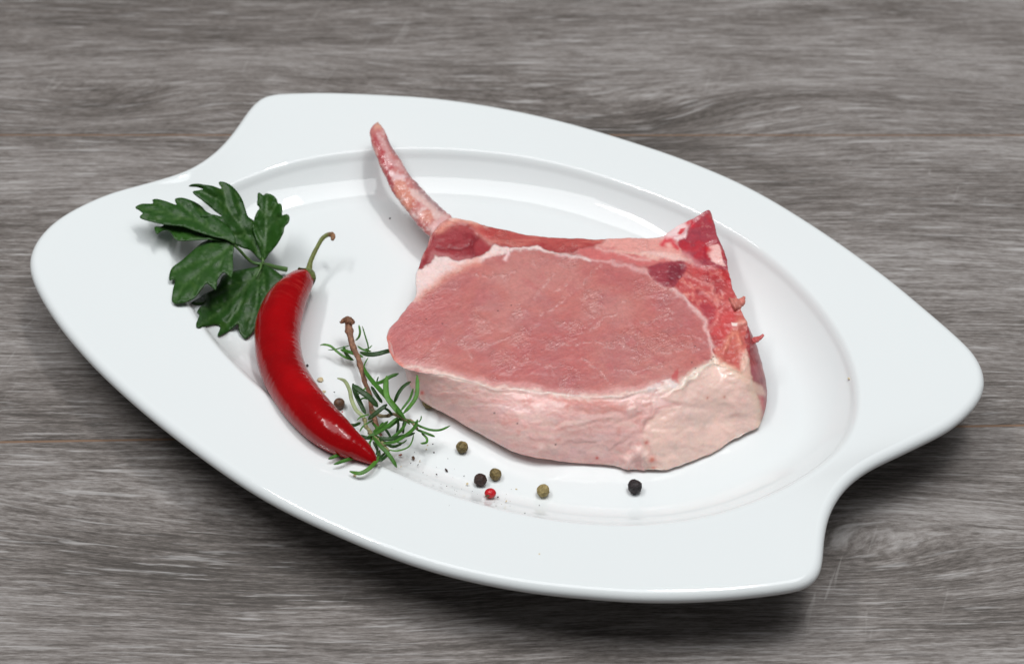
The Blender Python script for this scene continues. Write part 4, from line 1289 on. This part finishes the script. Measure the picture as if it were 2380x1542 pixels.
Mt = pepper_material('pepper_core', (196, 176, 130), (222, 208, 176), .7)
Mrb = pepper_material('rust_husk', (128, 62, 44), (160, 96, 70), .7)
big = [((415,170),13,Mk,'round black crumb below the curled rosemary leaf'), ((425,242),17,Mk,'larger black crumb under the round black crumb near rosemary'), ((250,290),34,Mh,'long brown pepper husk curled beside a pale crumb'),
       ((228,332),11,Mk,'black crumb left of and below the long brown husk'), ((290,345),14,Mk,'flat black crumb below the long brown husk'), ((530,393),30,Mk2,'widest black pepper flake right of the crumb scatter'), ((447,428),18,Mk2,'black flake left of and below the widest flake'),
       ((543,293),9,Mk,'small black crumb above the widest flake'), ((332,411),10,Mk,'black crumb left of the two wide flakes'), ((680,440),11,Mk,'black crumb between widest flake and dark brown peppercorn'), ((533,527),11,Mk,'black crumb at the lower left of the peppercorn group'),
       ((258,240),8,Mk,'black crumb above the long brown husk'), ((140,265),28,Mrb,'rusty brown husk partly under the rosemary'), ((370,180),14,Mt,'pale crumb left of the round black crumb'), ((360,215),17,Mt,'pale hollow crumb under the upper pale crumb'),
       ((305,312),15,Mt,'pale speckled crumb right of the long brown husk'), ((145,362),17,Mt,'pale crumb beside the lowest rosemary tip'), ((708,508),24,Mt,'pale chunk left of the red peppercorn'), ((1125,553),18,Mt,'pale crumb between red and tan peppercorns'),
       ((880,625),36,Mh,'brown husk leaning on the red peppercorn'), ((968,619),16,Mk2,'dark splinter right of the red peppercorn'), ((1040,655),19,Mt,'pale yellow crumb below right of the red peppercorn'),
       ((1320,690),10,Mk,'black speck under the tan green peppercorn'), ((1198,755),10,Mk,'black speck near the well edge, right one of three'), ((1065,773),13,Mk,'black speck near the well edge, left one of three'), ((1107,791),9,Mk,'lowest black speck near the well edge')]
for k, (p, s, mt, lb) in enumerate(big):
    q = c9([p])[0]
    flake(q[0], q[1], s * c9.k, mt, lb, k, 1.25 if s > 25 else 1.0, rise=(0.0008 if mt is Mh and s == 36 else 0))
for k, (x, y, s, mt, lb) in enumerate([(744,884,15,Mt,'pale cracked crumb right of the chili middle'), (752,911,10,Mt,'small pale crumb touching the chili edge'), (714,850,8,Mk,'dark crumb touching the inner bend of the chili'), (906,508,5,Mk,'single black speck left of the rib bone'), (777,911,3.5,Mk,'tiny black speck above the allspice berry'), (795,957,4,Mr,'tiny red speck below the allspice berry'), (775,946,7,Mk2,'dark crumb stuck between allspice berry and chili'), (824,1105,8,Mt,'pale crumb by the chili tip'), (770,1050,10,Mk2,'dark crumb below the chili near its tip'), (1972,880,6,Mt,'thin pinkish fleck on the right slope of the well'), (1253,1287,5,Mt,'faint pale fleck on the front rim')]):
    flake(x, y, s, mt, lb, 60 + k)
# finest dust: one mass nobody could count
dust_pts = [(365,435,5),(585,449,3),(485,511,4),(660,551,6),(618,568,4),(545,595,4),(793,596,6),(632,638,5),(1082,553,5),(1040,595,5),(1030,634,4),(1072,656,7),(1073,695,7),(953,695,6),(1000,680,4),(762,723,6),(372,567,5),(720,712,4),(598,380,4),(445,365,8),(750,570,9),(605,595,7),(685,700,9),(555,692,7),(580,530,7),(1030,665,8),(600,560,4),(870,690,4),(940,660,4),(68,548,4)]
vs, fs = [], []
for k, (x, y, s) in enumerate(dust_pts):
    q = c9([(x, y)])[0]; p = U(q[0], q[1], float(on_plate(q[0], q[1]))); r = max(s, 6.5) / 2 * c9.k * float(mmpx(p))
    b0 = len(vs)
    for d in ((1, 0, 0), (0, .8, 0), (-.9, 0, 0), (0, -.7, 0), (0, 0, .6), (0, 0, -.3)):
        vs.append((p[0] + d[0] * r * (0.8 + .4 * rng.random()), p[1] + d[1] * r, p[2] + .0001 + d[2] * r))
    for i in range(4):
        fs.append((b0 + i, b0 + (i + 1) % 4, b0 + 4)); fs.append((b0 + (i + 1) % 4, b0 + i, b0 + 5))
dust = mesh_obj('pepper_dust', vs, fs, Mh, smooth=False)
tag(dust, 'fine ground pepper dust scattered between the peppercorns and the well edge', 'pepper dust', kind='stuff')
